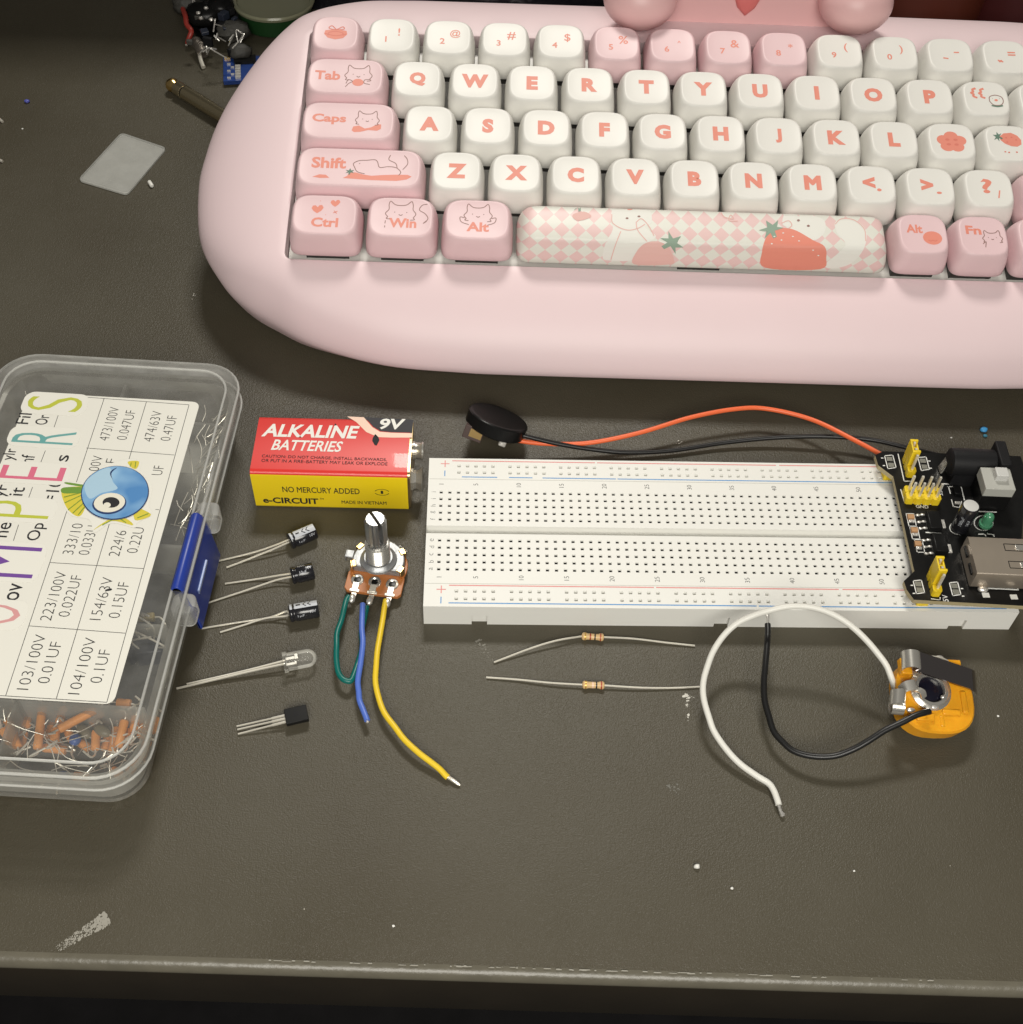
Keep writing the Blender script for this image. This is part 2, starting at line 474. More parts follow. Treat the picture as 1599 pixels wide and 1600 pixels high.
# ------------------------------------------------------------------ desk and floor
def build_desk():
    # the front edge runs slightly askew to the breadboard
    a = math.atan2(-110.58 + 103.67, 138.3 + 97.83)
    root = bpy.data.objects.new('desk', None); COL.objects.link(root)
    root['kind'] = 'structure'
    M = Matrix.Translation((-97.83, -103.67, 0)) @ Matrix.Rotation(a, 4, 'Z')
    things['desk'] = Matrix.Identity(4)
    # cross-section (y, z): flat top, rounded front nose, front face, underside
    sec = [(560, 0), (300, 0), (100, 0), (30, 0), (1.2, 0)]
    R = 2.7
    sec += [(0.2, -0.25)]
    for k in range(0, 9):
        t = PI / 2 * k / 8
        sec.append((-R * math.sin(t), -0.25 - R * (1 - math.cos(t))))
    sec += [(-2.3, -3.5), (-1.6, -4.0), (-1.6, -27), (-.6, -28), (560, -28)]
    xs = [-900, -400, -120, 0, 120, 240, 360, 900]
    mb = MB()
    loops = [[(x, y, z) for y, z in sec] for x in xs]
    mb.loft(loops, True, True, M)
    for i, f in enumerate(mb.f):
        ys = [sec[k % len(sec)][0] for k in f] if len(f) == 4 else [0]
        zs = [sec[k % len(sec)][1] for k in f] if len(f) == 4 else [0]
        if len(f) == 4 and max(ys) < 1.0: mb.m[i] = 2 if max(zs) < -3.3 else 1  # nose paint lightened to carry the lamp's highlight
    o = mb.build('desk_top', [DESK, mat('worn highlight-tinted edge paint', (0.115, 0.105, 0.08), 0.3, var=0.25, vscale=120, bump=(500, 0.00012)), mat('shade-tinted brown face', (0.022, 0.017, 0.011), .55, var=.3, vscale=60)], root, smooth=50)  # brown front face: shade below the nose is put into its colour
    # wear: paler rubbed marks and a chipped line along the nose
    WEAR = mat('rubbed chalky mark', (0.30, 0.285, 0.245), 0.7)
    DUST = mat('pale dust', (0.6, 0.58, 0.52), 0.7)
    def smear(p0, p1, width, n, mt, zz=0.06, seed=1):
        r = random.Random(seed)
        b = MB()
        A, B = at(*p0, 0), at(*p1, 0)
        d = (B - A); nn = Vector((-d.y, d.x, 0)).normalized()
        for i in range(n):
            t = r.random() ** 1.3
            wv = width * (1 - 0.55 * t)
            c = A + d * t + nn * r.uniform(-0.5, 0.5) * wv
            rr = r.uniform(0.08, 0.34) * (1.25 - 0.8 * t)
            k = 7
            a0 = r.random() * 6
            b.poly([c + Vector((rr * r.uniform(.5, 1.3) * math.cos(a0 + 2 * PI * j / k), rr * r.uniform(.5, 1.3) * math.sin(a0 + 2 * PI * j / k), zz + i * 0.0001)) for j in range(k)])
        return b.build('stain', mt, root, smooth=0, flat=True)
    smear((168, 1435), (90, 1483), 3.6, 420, WEAR, seed=2)
    smear((1068, 1086), (1085, 1090), 1.2, 26, DUST, seed=3)
    smear((1076, 1090), (1073, 1105), 1.0, 18, DUST, seed=4)
    smear((1075, 1115), (1075, 1127), 0.6, 10, DUST, seed=5)
    smear((748, 1000), (770, 1035), 2.0, 40, mat('faint scuff', (0.2, 0.19, 0.16), 0.6), seed=6)
    smear((1050, 1225), (1060, 1245), 3.0, 26, mat('faint smear', (0.15, 0.145, 0.125), 0.6), seed=7)
    smear((305, 458), (300, 470), 1.0, 8, DUST, seed=8)
    smear((1062, 688), (1058, 695), 2.0, 9, DUST, seed=9)
    # chipped paint along the front edge
    r = random.Random(5)
    b = MB()
    for i in range(70):
        px = r.uniform(420, 1480)
        if r.random() < 0.4: px = r.gauss(840, 90)
        py = 1488.6 + (1535 - 1487) * px / 1599 + r.uniform(-1.0, 0.8)
        c = at(px, py, 0)
        L = r.uniform(0.1, 1.1) * (1.6 if r.random() < .15 else 1); hh = r.uniform(0.04, 0.13)
        c.z = 0.05
        q = Matrix.Rotation(a, 3, 'Z')
        b.poly([c + q @ Vector((x, y, i * 0.0002)) for x, y in ((-L, -hh), (0, -hh * 1.4), (L, -hh), (L * .8, hh), (-L * .7, hh * 1.2))])
    b.build('edge_chip', WEAR, root, smooth=0, flat=True)
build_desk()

def build_floor():
    m = mat('dark carpet', (0.012, 0.011, 0.012), 0.9, var=0.9, vscale=30)
    b = MB().box((0, 0, -735), (5000, 5000, 30))
    o = b.build('floor', m); o['kind'] = 'structure'
build_floor()

# ------------------------------------------------------------------ keyboard
U = 19.05
KQ = (-50.043, 100.578, 42.791)
KYAW, KTILT = -0.0188350942, 0.242943029
KROT = Matrix.Rotation(KYAW, 3, 'Z') @ Matrix.Rotation(KTILT, 3, 'X')
KM = Matrix.Translation(KQ) @ KROT.to_4x4()
KOFF = Vector((143.0, 40.0, -50.0))
KB = thing('keyboard', 'pink rounded computer keyboard with pink and white keycaps, filling the top of the desk', 'keyboard', KM @ KOFF, KROT)
KT = Matrix.Translation(-KOFF)         # keyboard uvw -> local

def build_case():
    out = [(-35.9, 37.7), (-32.6, 16.5), (-24.2, 1.3), (-16.4, -6.8), (-7.1, -13.1), (8.5, -22), (31, -28.5), (55, -30.4), (75, -30.8), (143, -30.8)]
    top = [(143, 127), (92.8, 126.9), (50, 126.6), (30, 126.2), (12.3, 124.2), (-5.8, 115.8), (-14.6, 106), (-22.2, 93.2), (-28.8, 79), (-33.0, 65.6), (-35.2, 52)]
    full = out + [(285.75 - u, v) for u, v in reversed(out[:-1])] + [(285.75 - u, v) for u, v in reversed(top[1:])] + top[:]
    pts = catmull([(u, v, 0) for u, v in full], 6, True)
    u0, u1, v0, v1, r = -1.0, 286.75, -0.6, 96.4, 2.6
    def inner(p):
        c = Vector((min(max(p.x, u0 + r), u1 - r), min(max(p.y, v0 + r), v1 - r), 0))
        d = p - c
        return c + d.normalized() * r
    ins = [inner(p) for p in pts]
    sn, cs = math.sin(KTILT), math.cos(KTILT)
    zb = lambda v, z: (z - KQ[2] - v * sn) / cs
    loops = []
    loops.append([(i.x, i.y, -16) for i in ins])
    loops.append([(i.x, i.y, -10.3) for i in ins])
    loops.append([(i.x + (p.x - i.x) * .006, i.y + (p.y - i.y) * .006, -9.75) for i, p in zip(ins, pts)])
    for s in (.03, .1, .2, .32, .44, .56, .67, .77, .85, .91, .955, .985, 1.0):
        w = -9.6 - 16.4 * (1 - (1 - s ** 2.05) ** 0.6)
        loops.append([(i.x + (p.x - i.x) * s, i.y + (p.y - i.y) * s, w) for i, p in zip(ins, pts)])
    for s, f in ((.972, .2), (.91, .45), (.84, .7), (.75, .88), (.62, .97)):
        lp = []
        for i, p in zip(ins, pts):
            u, v = i.x + (p.x - i.x) * s, i.y + (p.y - i.y) * s
            lp.append((u, v, -26.0 * (1 - f) + zb(v, 2.0) * f))
        loops.append(lp)
    lp = []
    for i, p in zip(ins, pts):
        u, v = i.x + (p.x - i.x) * .4, i.y + (p.y - i.y) * .4
        lp.append((u, v, zb(v, 2.0)))
    loops.append(lp)
    MB().loft(loops, False, True, KT).build('case', PINK, KB, smooth=60)
    b = MB()
    b.prism(rrect(143.5, 48.6, 2, 4, 142.875, 47.5), -17, -14.6, KT)
    b.build('key_plate', PLATE, KB)
    for du in (20, 262):
        for dv in (-10, 92):
            w = zb(dv, 2.6)
            c = KM @ Vector((du, dv, w))
            MB().lathe([(6, 0), (6, 2.6)], 20, Matrix.Translation((c.x, c.y, 0))).build('rubber_foot', MATBLACK, KB, world=True)
build_case()

def superloop(hx, hy, n_exp, rx, w, N=40, dy=0):
    """rounded key outline: straight middle of half width hx-rx and superelliptic ends"""
    o = []
    for i in range(N):
        a = 2 * PI * (i + 0.5) / N
        c, s = math.cos(a), math.sin(a)
        x = rx * math.copysign(abs(c) ** (2 / n_exp), c)
        y = hy * math.copysign(abs(s) ** (2 / n_exp), s)
        x += math.copysign(hx - rx, c)
        o.append((x, y + dy, w))
    return o

def key_mesh(wu):
    half = wu * U / 2
    hb = half - 0.5
    b = MB()
    loops = []
    for ins, ex, w in ((1.2, 5.5, -9.2), (0.15, 5.5, -9.4), (0.0, 5.5, -8.9), (0.16, 5.2, -6.5), (0.48, 4.7, -4.0), (0.82, 4.2, -2.2), (1.15, 3.8, -1.0), (1.45, 3.55, -0.38), (1.75, 3.4, -0.06), (2.0, 3.3, 0.0), (2.25, 3.25, -0.03), (2.9, 3.1, -0.12), (4.6, 3.0, -0.22), (7.0, 2.8, -0.30)):
        loops.append(superloop(hb - ins, 9.05 - ins, ex, 9.05 - ins, w))
    b.loft(loops, True, True)
    return b

def space_mesh():
    hb = 6.25 * U / 2 - 0.5
    b = MB()
    loops = []
    for ins, ex, w in ((1.2, 5.5, -9.2), (0.15, 5.5, -9.4), (0.0, 5.5, -8.9), (0.3, 5.2, -6.5), (0.9, 4.8, -4.0), (1.8, 4.4, -1.8), (2.5, 4.1, -0.75), (3.2, 3.9, -0.2), (4.0, 3.7, 0.05), (5.5, 3.4, 0.25), (7.5, 3.2, 0.35)):
        loops.append(superloop(hb - ins, 9.05 - ins, ex, 9.05 - ins, w, 56))
    b.loft(loops, True, True)
    return b

def space_material():
    m = mat('checked pink and white print', (0.8, 0.6, 0.6), 0.4)
    nt = m.node_tree; bs = nt.nodes['Principled BSDF']
    tc = nt.nodes.new('ShaderNodeTexCoord')
    sep = nt.nodes.new('ShaderNodeSeparateXYZ'); nt.links.new(tc.outputs['Object'], sep.inputs[0])
    def math_(op, a, bv):
        n = nt.nodes.new('ShaderNodeMath'); n.operation = op
        for i, x in enumerate((a, bv)):
            if isinstance(x, (int, float)): n.inputs[i].default_value = x
            else: nt.links.new(x, n.inputs[i])
        return n.outputs[0]
    Y = math_('ADD', math_('MULTIPLY', sep.outputs['Y'], 0.85), math_('MULTIPLY', sep.outputs['Z'], 0.85))
    p = 0.0050
    A = math_('FLOOR', math_('DIVIDE', math_('ADD', sep.outputs['X'], Y), p), 0)
    B = math_('FLOOR', math_('DIVIDE', math_('SUBTRACT', sep.outputs['X'], Y), p), 0)
    k = math_('FLOORED_MODULO', math_('ADD', A, B), 2)
    mx = nt.nodes.new('ShaderNodeMix'); mx.data_type = 'RGBA'
    mx.inputs[6].default_value = (0.76, 0.755, 0.69, 1); mx.inputs[7].default_value = (0.79, 0.56, 0.545, 1)
    nt.links.new(k, mx.inputs[0]); nt.links.new(mx.outputs[2], bs.inputs['Base Color'])
    return m

_kproto = {}
def key_proto(wu, pink):
    if (wu, pink) not in _kproto:
        b = space_mesh() if wu == 6.25 else key_mesh(wu)
        bvh = BVHTree.FromPolygons([v.copy() for v in b.v], b.f)
        me_mat = SPACEM if wu == 6.25 else (KEYPINK if pink else KEYWHITE)
        ob = b.build('keycap', me_mat, KB, smooth=50)
        _kproto[(wu, pink)] = (ob, bvh, [True])
    return _kproto[(wu, pink)]
SPACEM = space_material()
SWITCH_MB = MB().box((0, .6, -12.9), (13.6, 13.0, 3.4)).box((0, 0, -10), (6, 6, 3)).box((0, -6.0, -11.3), (4.2, 0.6, 1.0))
SWITCH = None

def add_key(uc, row, wu, pink):
    global SWITCH
    proto, bvh, first = key_proto(wu, pink)
    if first[0]:
        o = proto; first[0] = False
    else:
        o = proto.copy(); COL.objects.link(o); o.parent = KB
    o.location = (KT @ Vector((uc * U, (row + .5) * U, 0))) * S
    if SWITCH is None:
        SWITCH = SWITCH_MB.build('key_switch', DARKSWITCH, KB)
        s = SWITCH
    else:
        s = SWITCH.copy(); COL.objects.link(s); s.parent = KB
    s.location = o.location
    return o, bvh

def drape(mb, bvh, d=Vector((0, 0, -1)), lift=0.035):
    """drop a flat print onto a key's surface"""
    out = []; bad = set()
    for i, p in enumerate(mb.v):
        if callable(d): st, dd = d(p)
        else: st, dd = p - d * 30, d
        hit = bvh.ray_cast(st, dd)
        if hit[0] is None: bad.add(i)
        out.append((hit[0] + hit[1] * lift) if hit[0] is not None else p)
    mb.v = out
    if bad:
        keep = [k for k, f in enumerate(mb.f) if not bad.intersection(f)]
        mb.f = [mb.f[k] for k in keep]; mb.m = [mb.m[k] for k in keep]
    return mb

def T2(x, y, rot=0):
    return Matrix.Translation((x, y, 0)) @ Matrix.Rotation(rot, 4, 'Z')

def legend(key, body, h, x=0, y=0, bold=0.062, mt=None, w=None):
    o, bvh = key
    b = MB().text(body, h, T2(x, y), w, bold)
    drape(b, bvh)
    return b.build('legend', mt or SALMON, o, smooth=0, flat=True)

def stroke(b, pts, wd=0.28, n=6, closed=False):
    c = catmull([(x, y, 0) for x, y in pts], n, closed)
    if closed: c.append(c[0].copy())
    L, Rr = [], []
    for i, p in enumerate(c):
        a = c[max(i - 1, 0)]; e = c[min(i + 1, len(c) - 1)]
        t = (e - a)
        if t.length < 1e-9: t = Vector((1, 0, 0))
        t.normalize(); nn = Vector((-t.y, t.x, 0)) * wd / 2
        L.append(p + nn); Rr.append(p - nn)
    k = len(c)
    b.add(L + Rr, [(k + i, k + i + 1, i + 1, i) for i in range(k - 1)])
    return b

def dense(b, pts, step=0.7):
    """filled outline with inner points, so that it can follow a curved key"""
    pts = [Vector((p[0], p[1])) for p in pts]
    n = len(pts)
    x0 = min(p.x for p in pts); x1 = max(p.x for p in pts); y0 = min(p.y for p in pts); y1 = max(p.y for p in pts)
    vs = list(pts)
    def inside(q):
        c = False; j = n - 1
        for i in range(n):
            a, e = pts[i], pts[j]
            if (a.y > q.y) != (e.y > q.y) and q.x < (e.x - a.x) * (q.y - a.y) / (e.y - a.y) + a.x: c = not c
            j = i
        return c
    x = x0 + step / 2
    while x < x1:
        y = y0 + step / 2
        while y < y1:
            q = Vector((x, y))
            if inside(q) and min((q - p).length for p in pts) > step * .4: vs.append(q)
            y += step
        x += step
    r = geometry.delaunay_2d_cdt(vs, [(i, (i + 1) % n) for i in range(n)], [list(range(n))], 1, 1e-6)
    fs = []
    for f in r[2]:
        a, e, c = (r[0][i] for i in f[:3])
        if (e - a).cross(c - a) < 0: f = list(reversed(f))
        fs.append(tuple(f))
    b.add([(p.x, p.y, 0) for p in r[0]], fs)
    return b

def ell(cx, cy, rx, ry, n=20, rot=0):
    o = []
    for i in range(n):
        a = 2 * PI * i / n
        x, y = rx * math.cos(a), ry * math.sin(a)
        o.append((cx + x * math.cos(rot) - y * math.sin(rot), cy + x * math.sin(rot) + y * math.cos(rot)))
    return o

def blob(key, outlines, mt, lift=0.03, d=Vector((0, 0, -1))):
    o, bvh = key
    b = MB()
    for k in outlines: dense(b, k)
    drape(b, bvh, d, lift)
    return b.build('print', mt, o, smooth=0, flat=True)

def lines(key, strokes, mt, wd=0.26, lift=0.05, d=Vector((0, 0, -1))):
    o, bvh = key
    b = MB()
    for k in strokes: stroke(b, k, wd)
    drape(b, bvh, d, lift)
    return b.build('line_print', mt, o, smooth=0, flat=True)

def cat_lines(cx, cy, s):
    """a plain cat head drawn with a few pen lines"""
    f = lambda pts: [(cx + x * s, cy + y * s) for x, y in pts]
    return [f([(-.9, -.35), (-1.08, -.05), (-.85, .3), (-.86, .72), (-.75, 1.0), (-.42, .72), (0, .66), (.42, .74), (.74, 1.02), (.86, .7), (.87, .3), (1.08, -.05), (.9, -.4)]),
            f([(-.9, -.35), (-1.0, -.5), (-.72, -.55)]), f([(.9, -.4), (1.0, -.55), (.7, -.6)]),
            f([(-.14, -.12), (0, -.2), (.14, -.12)]), f([(-.46, .05), (-.4, .1)]), f([(.4, .05), (.46, .1)])]

def strawberry(cx, cy, s):
    return [(cx + x * s, cy + y * s) for x, y in ((-1, .45), (-.55, .85), (.2, .95), (.8, .6), (1.1, .05), (1.05, -.5), (.6, -.8), (0, -.75), (-.6, -.45), (-1.0, 0))]

def leaf(cx, cy, s, rot=0):
    pts = ((-.2, -.6), (-.15, -.1), (-.75, -.3), (-.35, .15), (-.8, .5), (-.15, .4), (.05, .95), (.3, .4), (.85, .55), (.5, .1), (.9, -.2), (.2, -.1), (.1, -.6))
    return [(cx + s * (x * math.cos(rot) - y * math.sin(rot)), cy + s * (x * math.sin(rot) + y * math.cos(rot))) for x, y in pts]

def build_keys():
    # number row
    k = add_key(.5, 4, 1, True)
    blob(k, [[(-3.9, -.3), (-3.6, 1.3), (-1.5, 1.7), (1.5, 1.7), (3.6, 1.3), (3.9, -.3), (2.6, -2.0), (0, -2.7), (-2.6, -2.0)]], SALMON)
    lines(k, [[(0, 1.9), (-1.5, 3.4), (-2.4, 2.3), (0, 1.8), (2.2, 3.1), (2.6, 2.0), (0, 1.7)], [(-3.6, -.2), (0, -1.0), (3.6, -.2)], [(-2.6, -.9), (-2.2, .4), (0, .9), (2.2, .4), (2.6, -.9)]], SALMONDEEP, .35)
    sym = [('1', '!'), ('2', '@'), ('3', '#'), ('4', '$'), ('5', '%'), ('6', '^'), ('7', '&'), ('8', '*'), ('9', '('), ('0', ')'), ('-', '\u2013'), ('+', '=')]
    for i, (a, c) in enumerate(sym):
        k = add_key(1.5 + i, 4, 1, i in (4, 5, 6, 7))
        if a in '-+':
            b = MB()
            if a == '-':
                stroke(b, [(-2.6, -1.3), (-.8, -1.5)], .55, 2); stroke(b, [(1.4, 1.4), (3.2, 1.4)], .55, 2)
            else:
                stroke(b, [(-2.9, -1.5), (-1.1, -2.2)], .6, 2); stroke(b, [(-2.5, -2.3), (-1.5, -1.4)], .6, 2)
                stroke(b, [(1, 1.1), (3.6, 1.1)], .6, 2); stroke(b, [(1, 2.2), (3.6, 2.2)], .6, 2)
            drape(b, k[1]); b.build('legend', SALMON, k[0], smooth=0, flat=True)
            continue
        legend(k, a, 2.6, -2.0, -1.7, .02)
        hs = {'^': 1.0, '*': 1.8, '(': 4.0, ')': 4.0, '@': 3.6, '!': 3.4, '#': 3.5, '$': 3.7, '%': 3.6, '&': 3.4}[c]
        legend(k, c, hs, 2.3, 1.7, .012)
    k = add_key(14, 4, 2, True); legend(k, 'Back', 3.4, 0, 0)
    # Q row
    k = add_key(.75, 3, 1.5, True)
    legend(k, 'Tab', 3.9, -6.0, .3, .035, w=8.4)
    lines(k, cat_lines(4.2, .8, 4.2) + [[(.3, -3.0), (1.0, -1.3), (2.4, -2.0), (1.2, -3.0), (.2, -4.6)], [(8.0, -1.0), (6.4, -1.2), (6.3, -2.6), (8.2, -3.2)]], LINEPRINT)
    blob(k, [ell(4.2, -2.4, 1.9, 1.6)], SALMON)
    for i, c in enumerate('QWERTYUIOP'):
        legend(add_key(2 + i, 3, 1, False), c, 5.9)
    k = add_key(12, 3, 1, False)
    b = MB()
    for x in (-4.2, -1.5):
        stroke(b, [(x + 1.2, 4.4), (x, 3.8), (x + .2, 2.9), (x - .6, 2.3), (x + .2, 1.8), (x, .9), (x + 1.3, .3)], .8, 4)
    drape(b, k[1]); b.build('legend', SALMON, k[0], smooth=0, flat=True)
    lines(k, [[(1.0, -1.0), (1.3, .9), (3.2, 1.7), (5.2, .9), (5.6, -1.0), (4.6, -2.6), (2.2, -2.6), (1.0, -1.0)], [(2.1, .2), (2.2, .1)], [(4.4, .2), (4.5, .1)]], LINEPRINT, .3)
    blob(k, [ell(3.3, -.5, .6, .5, 10)], SALMON)
    lines(k, [[(1.4, -2.9), (3.3, -3.3), (5.2, -2.9)]], LEAFPRINT, .6)
    k = add_key(13, 3, 1, False); legend(k, '}', 5)
    k = add_key(14.25, 3, 1.5, True); legend(k, '|', 4)
    # A row
    k = add_key(.875, 2, 1.75, True)
    legend(k, 'Caps', 4.3, -6.4, .6, .035, w=11.0)
    lines(k, cat_lines(6.0, .8, 3.6), LINEPRINT)
    blob(k, [[(1.2, -3.9), (1.6, -2.2), (3.4, -1.7), (5.4, -2.9), (7.4, -2.3), (9.4, -.9), (10.6, -1.0), (10.6, -2.9), (9.4, -3.7), (6.5, -3.5), (4.0, -4.4), (2.0, -4.6)]], SALMON)
    for i, c in enumerate('ASDFGHJKL'):
        legend(add_key(2.25 + i, 2, 1, False), c, 5.9)
    k = add_key(11.25, 2, 1, False)
    fl = []
    for i in range(40):
        a = 2 * PI * i / 40
        r = 3.6 + 1.2 * abs(math.cos(2.5 * (a - .3))) ** .7
        fl.append((r * math.cos(a) * 1.05, r * math.sin(a) * .92 - .2))
    blob(k, [fl], SALMON)
    blob(k, [ell(x, y, .75, .5, 10) for x, y in ((-1.3, .8), (1.4, .8), (-1.1, -1.2), (1.5, -1.2))], SALMONDEEP, .06)
    k = add_key(12.25, 2, 1, False)
    blob(k, [strawberry(.6, 1.4, 3.3)], SALMON)
    blob(k, [leaf(-3.1, 2.5, 2.2, 1.2)], LEAFPRINT, .06)
    blob(k, [ell(x, y, .35, .3, 8) for x, y in ((-.6, 2.4), (1.2, 2.6), (2.6, 1.6), (-.5, .6), (-1.8, -3.6), (-.6, -3.8), (2.0, -3.6))], SALMONDEEP, .06)
    k = add_key(13.875, 2, 2.25, True); legend(k, 'Enter', 4)
    # Z row
    k = add_key(1.125, 1, 2.25, True)
    legend(k, 'Shift', 4.4, -9.8, 1.6, .035, w=11.0)
    lines(k, [[(-1.6, .2), (-2.0, 1.6), (-.4, 2.8), (2.2, 3.1), (4.6, 3.4), (5.6, 2.6), (6.4, .4), (9.0, .8), (11.6, .5), (13.2, -1.2), (12.6, -2.6)], [(-1.6, .2), (-.6, -1.6), (1.8, -2.4)], [(-.2, 1.6), (.1, 1.8)], [(9.6, 5.4), (9.2, 3.6), (11.4, 2.2), (12.0, .4)], [(14.0, 5.4), (15.0, 4.0), (15.2, 2.0), (13.8, -.2)]], LINEPRINT)
    blob(k, [[(-5.0, -4.4), (-3.6, -3.4), (-3.2, -2.2), (-1.2, -1.9), (1.5, -2.7), (4, -3.1), (8, -2.6), (12, -2.3), (15.5, -2.3), (16.8, -3.0), (15.2, -4.2), (12, -4.9), (4, -4.9)], [(-14.6, -4.3), (-12.5, -3.2), (-10.4, -3.3), (-9.2, -4.5), (-12, -4.7)]], SALMON)
    blob(k, [leaf(-3.0, -1.9, 1.7)], LEAFPRINT, .06)
    for i, c in enumerate('ZXCVBNM'):
        legend(add_key(2.75 + i, 1, 1, False), c, 5.9)
    k = add_key(9.75, 1, 1, False); legend(k, '<', 4.6, -.8, .9); blob(k, [ell(2.3, -2.0, .75, .6, 10)], SALMON)
    k = add_key(10.75, 1, 1, False); legend(k, '>', 4.6, -1.0, .7); blob(k, [ell(2.6, -2.4, .85, .5, 10)], SALMON)
    k = add_key(11.75, 1, 1, False); legend(k, '?', 5.8, -.6, 1.0, .03, w=3.6); legend(k, '/', 3.2, 3.0, -2.2, .03, w=1.2)
    k = add_key(13.625, 1, 2.75, True); legend(k, 'Shift', 4)
    # bottom row
    k = add_key(.625, 0, 1.25, True)
    legend(k, 'Ctrl', 3.7, .2, -2.9, .035, w=8.4)
    def heart(cx, cy, s): return [(cx + s * x, cy + s * y) for x, y in ((0, -1), (.7, -.4), (1.1, .3), (.8, .9), (.3, .85), (0, .4), (-.4, .8), (-.9, .7), (-1.1, .1), (-.7, -.5))]
    blob(k, [heart(-2.4, 2.2, 1.7), heart(3.0, 4.6, 1.4)], SALMON)
    lines(k, [[(2.6, .8), (3.9, 1.6)], [(2.8, 1.7), (3.7, .6)], [(.2, 0), (.4, .1)], [(-1.8, 5.2), (-1.6, 5.3)]], SALMON, .25)
    k = add_key(1.875, 0, 1.25, True)
    legend(k, 'Win', 3.7, .6, -2.2, .035, w=8.6)
    lines(k, cat_lines(-.2, 1.6, 4.4) + [[(8.0, 5.2), (6.4, 4.8), (5.6, 3.0), (7.4, 1.6), (8.4, -.4), (7.0, -2.2)], [(7.0, -2.2), (8.0, -1.4)], [(-4.8, -1.4), (-4.9, -2.6)], [(-4.9, -3.4), (-4.9, -4.2)]], LINEPRINT)
    k = add_key(3.125, 0, 1.25, True)
    legend(k, 'Alt', 3.7, .2, -2.8, .035, w=7.0)
    lines(k, cat_lines(.2, 1.8, 4.1) + [[(-4.0, .6), (-5.4, .8), (-5.0, -1.0), (-2.6, -2.0)], [(4.4, .6), (5.8, .8), (5.4, -1.0), (3.2, -2.0)]], LINEPRINT)
    space(add_key(6.875, 0, 6.25, True))
    k = add_key(10.5, 0, 1, True)
    legend(k, 'Alt', 3.3, -2.6, 2.0, .035, w=5.2)
    blob(k, [[(x * 1.0 + .2, y + .2) for x, y in ell(2.6, -1.6, 3.0, 2.6, 24)]], SALMON)
    lines(k, [[(1.4, -2.2), (2.1, -2.6), (2.8, -2.3), (3.5, -2.6), (4.2, -2.2)]], SALMONDEEP, .3)
    k = add_key(11.5, 0, 1, True)
    legend(k, 'Fn', 3.3, -2.8, 2.2, .035, w=5.0)
    lines(k, cat_lines(2.9, -.7, 2.9) + [[(-.4, -3.0), (.6, -2.2), (.2, -4.4)]], LINEPRINT)
    k = add_key(12.5, 0, 1, True); legend(k, 'Ctrl', 3.0, 0, 2)
    k = add_key(13.5, 0, 1, True)
    k = add_key(14.5, 0, 1, True)

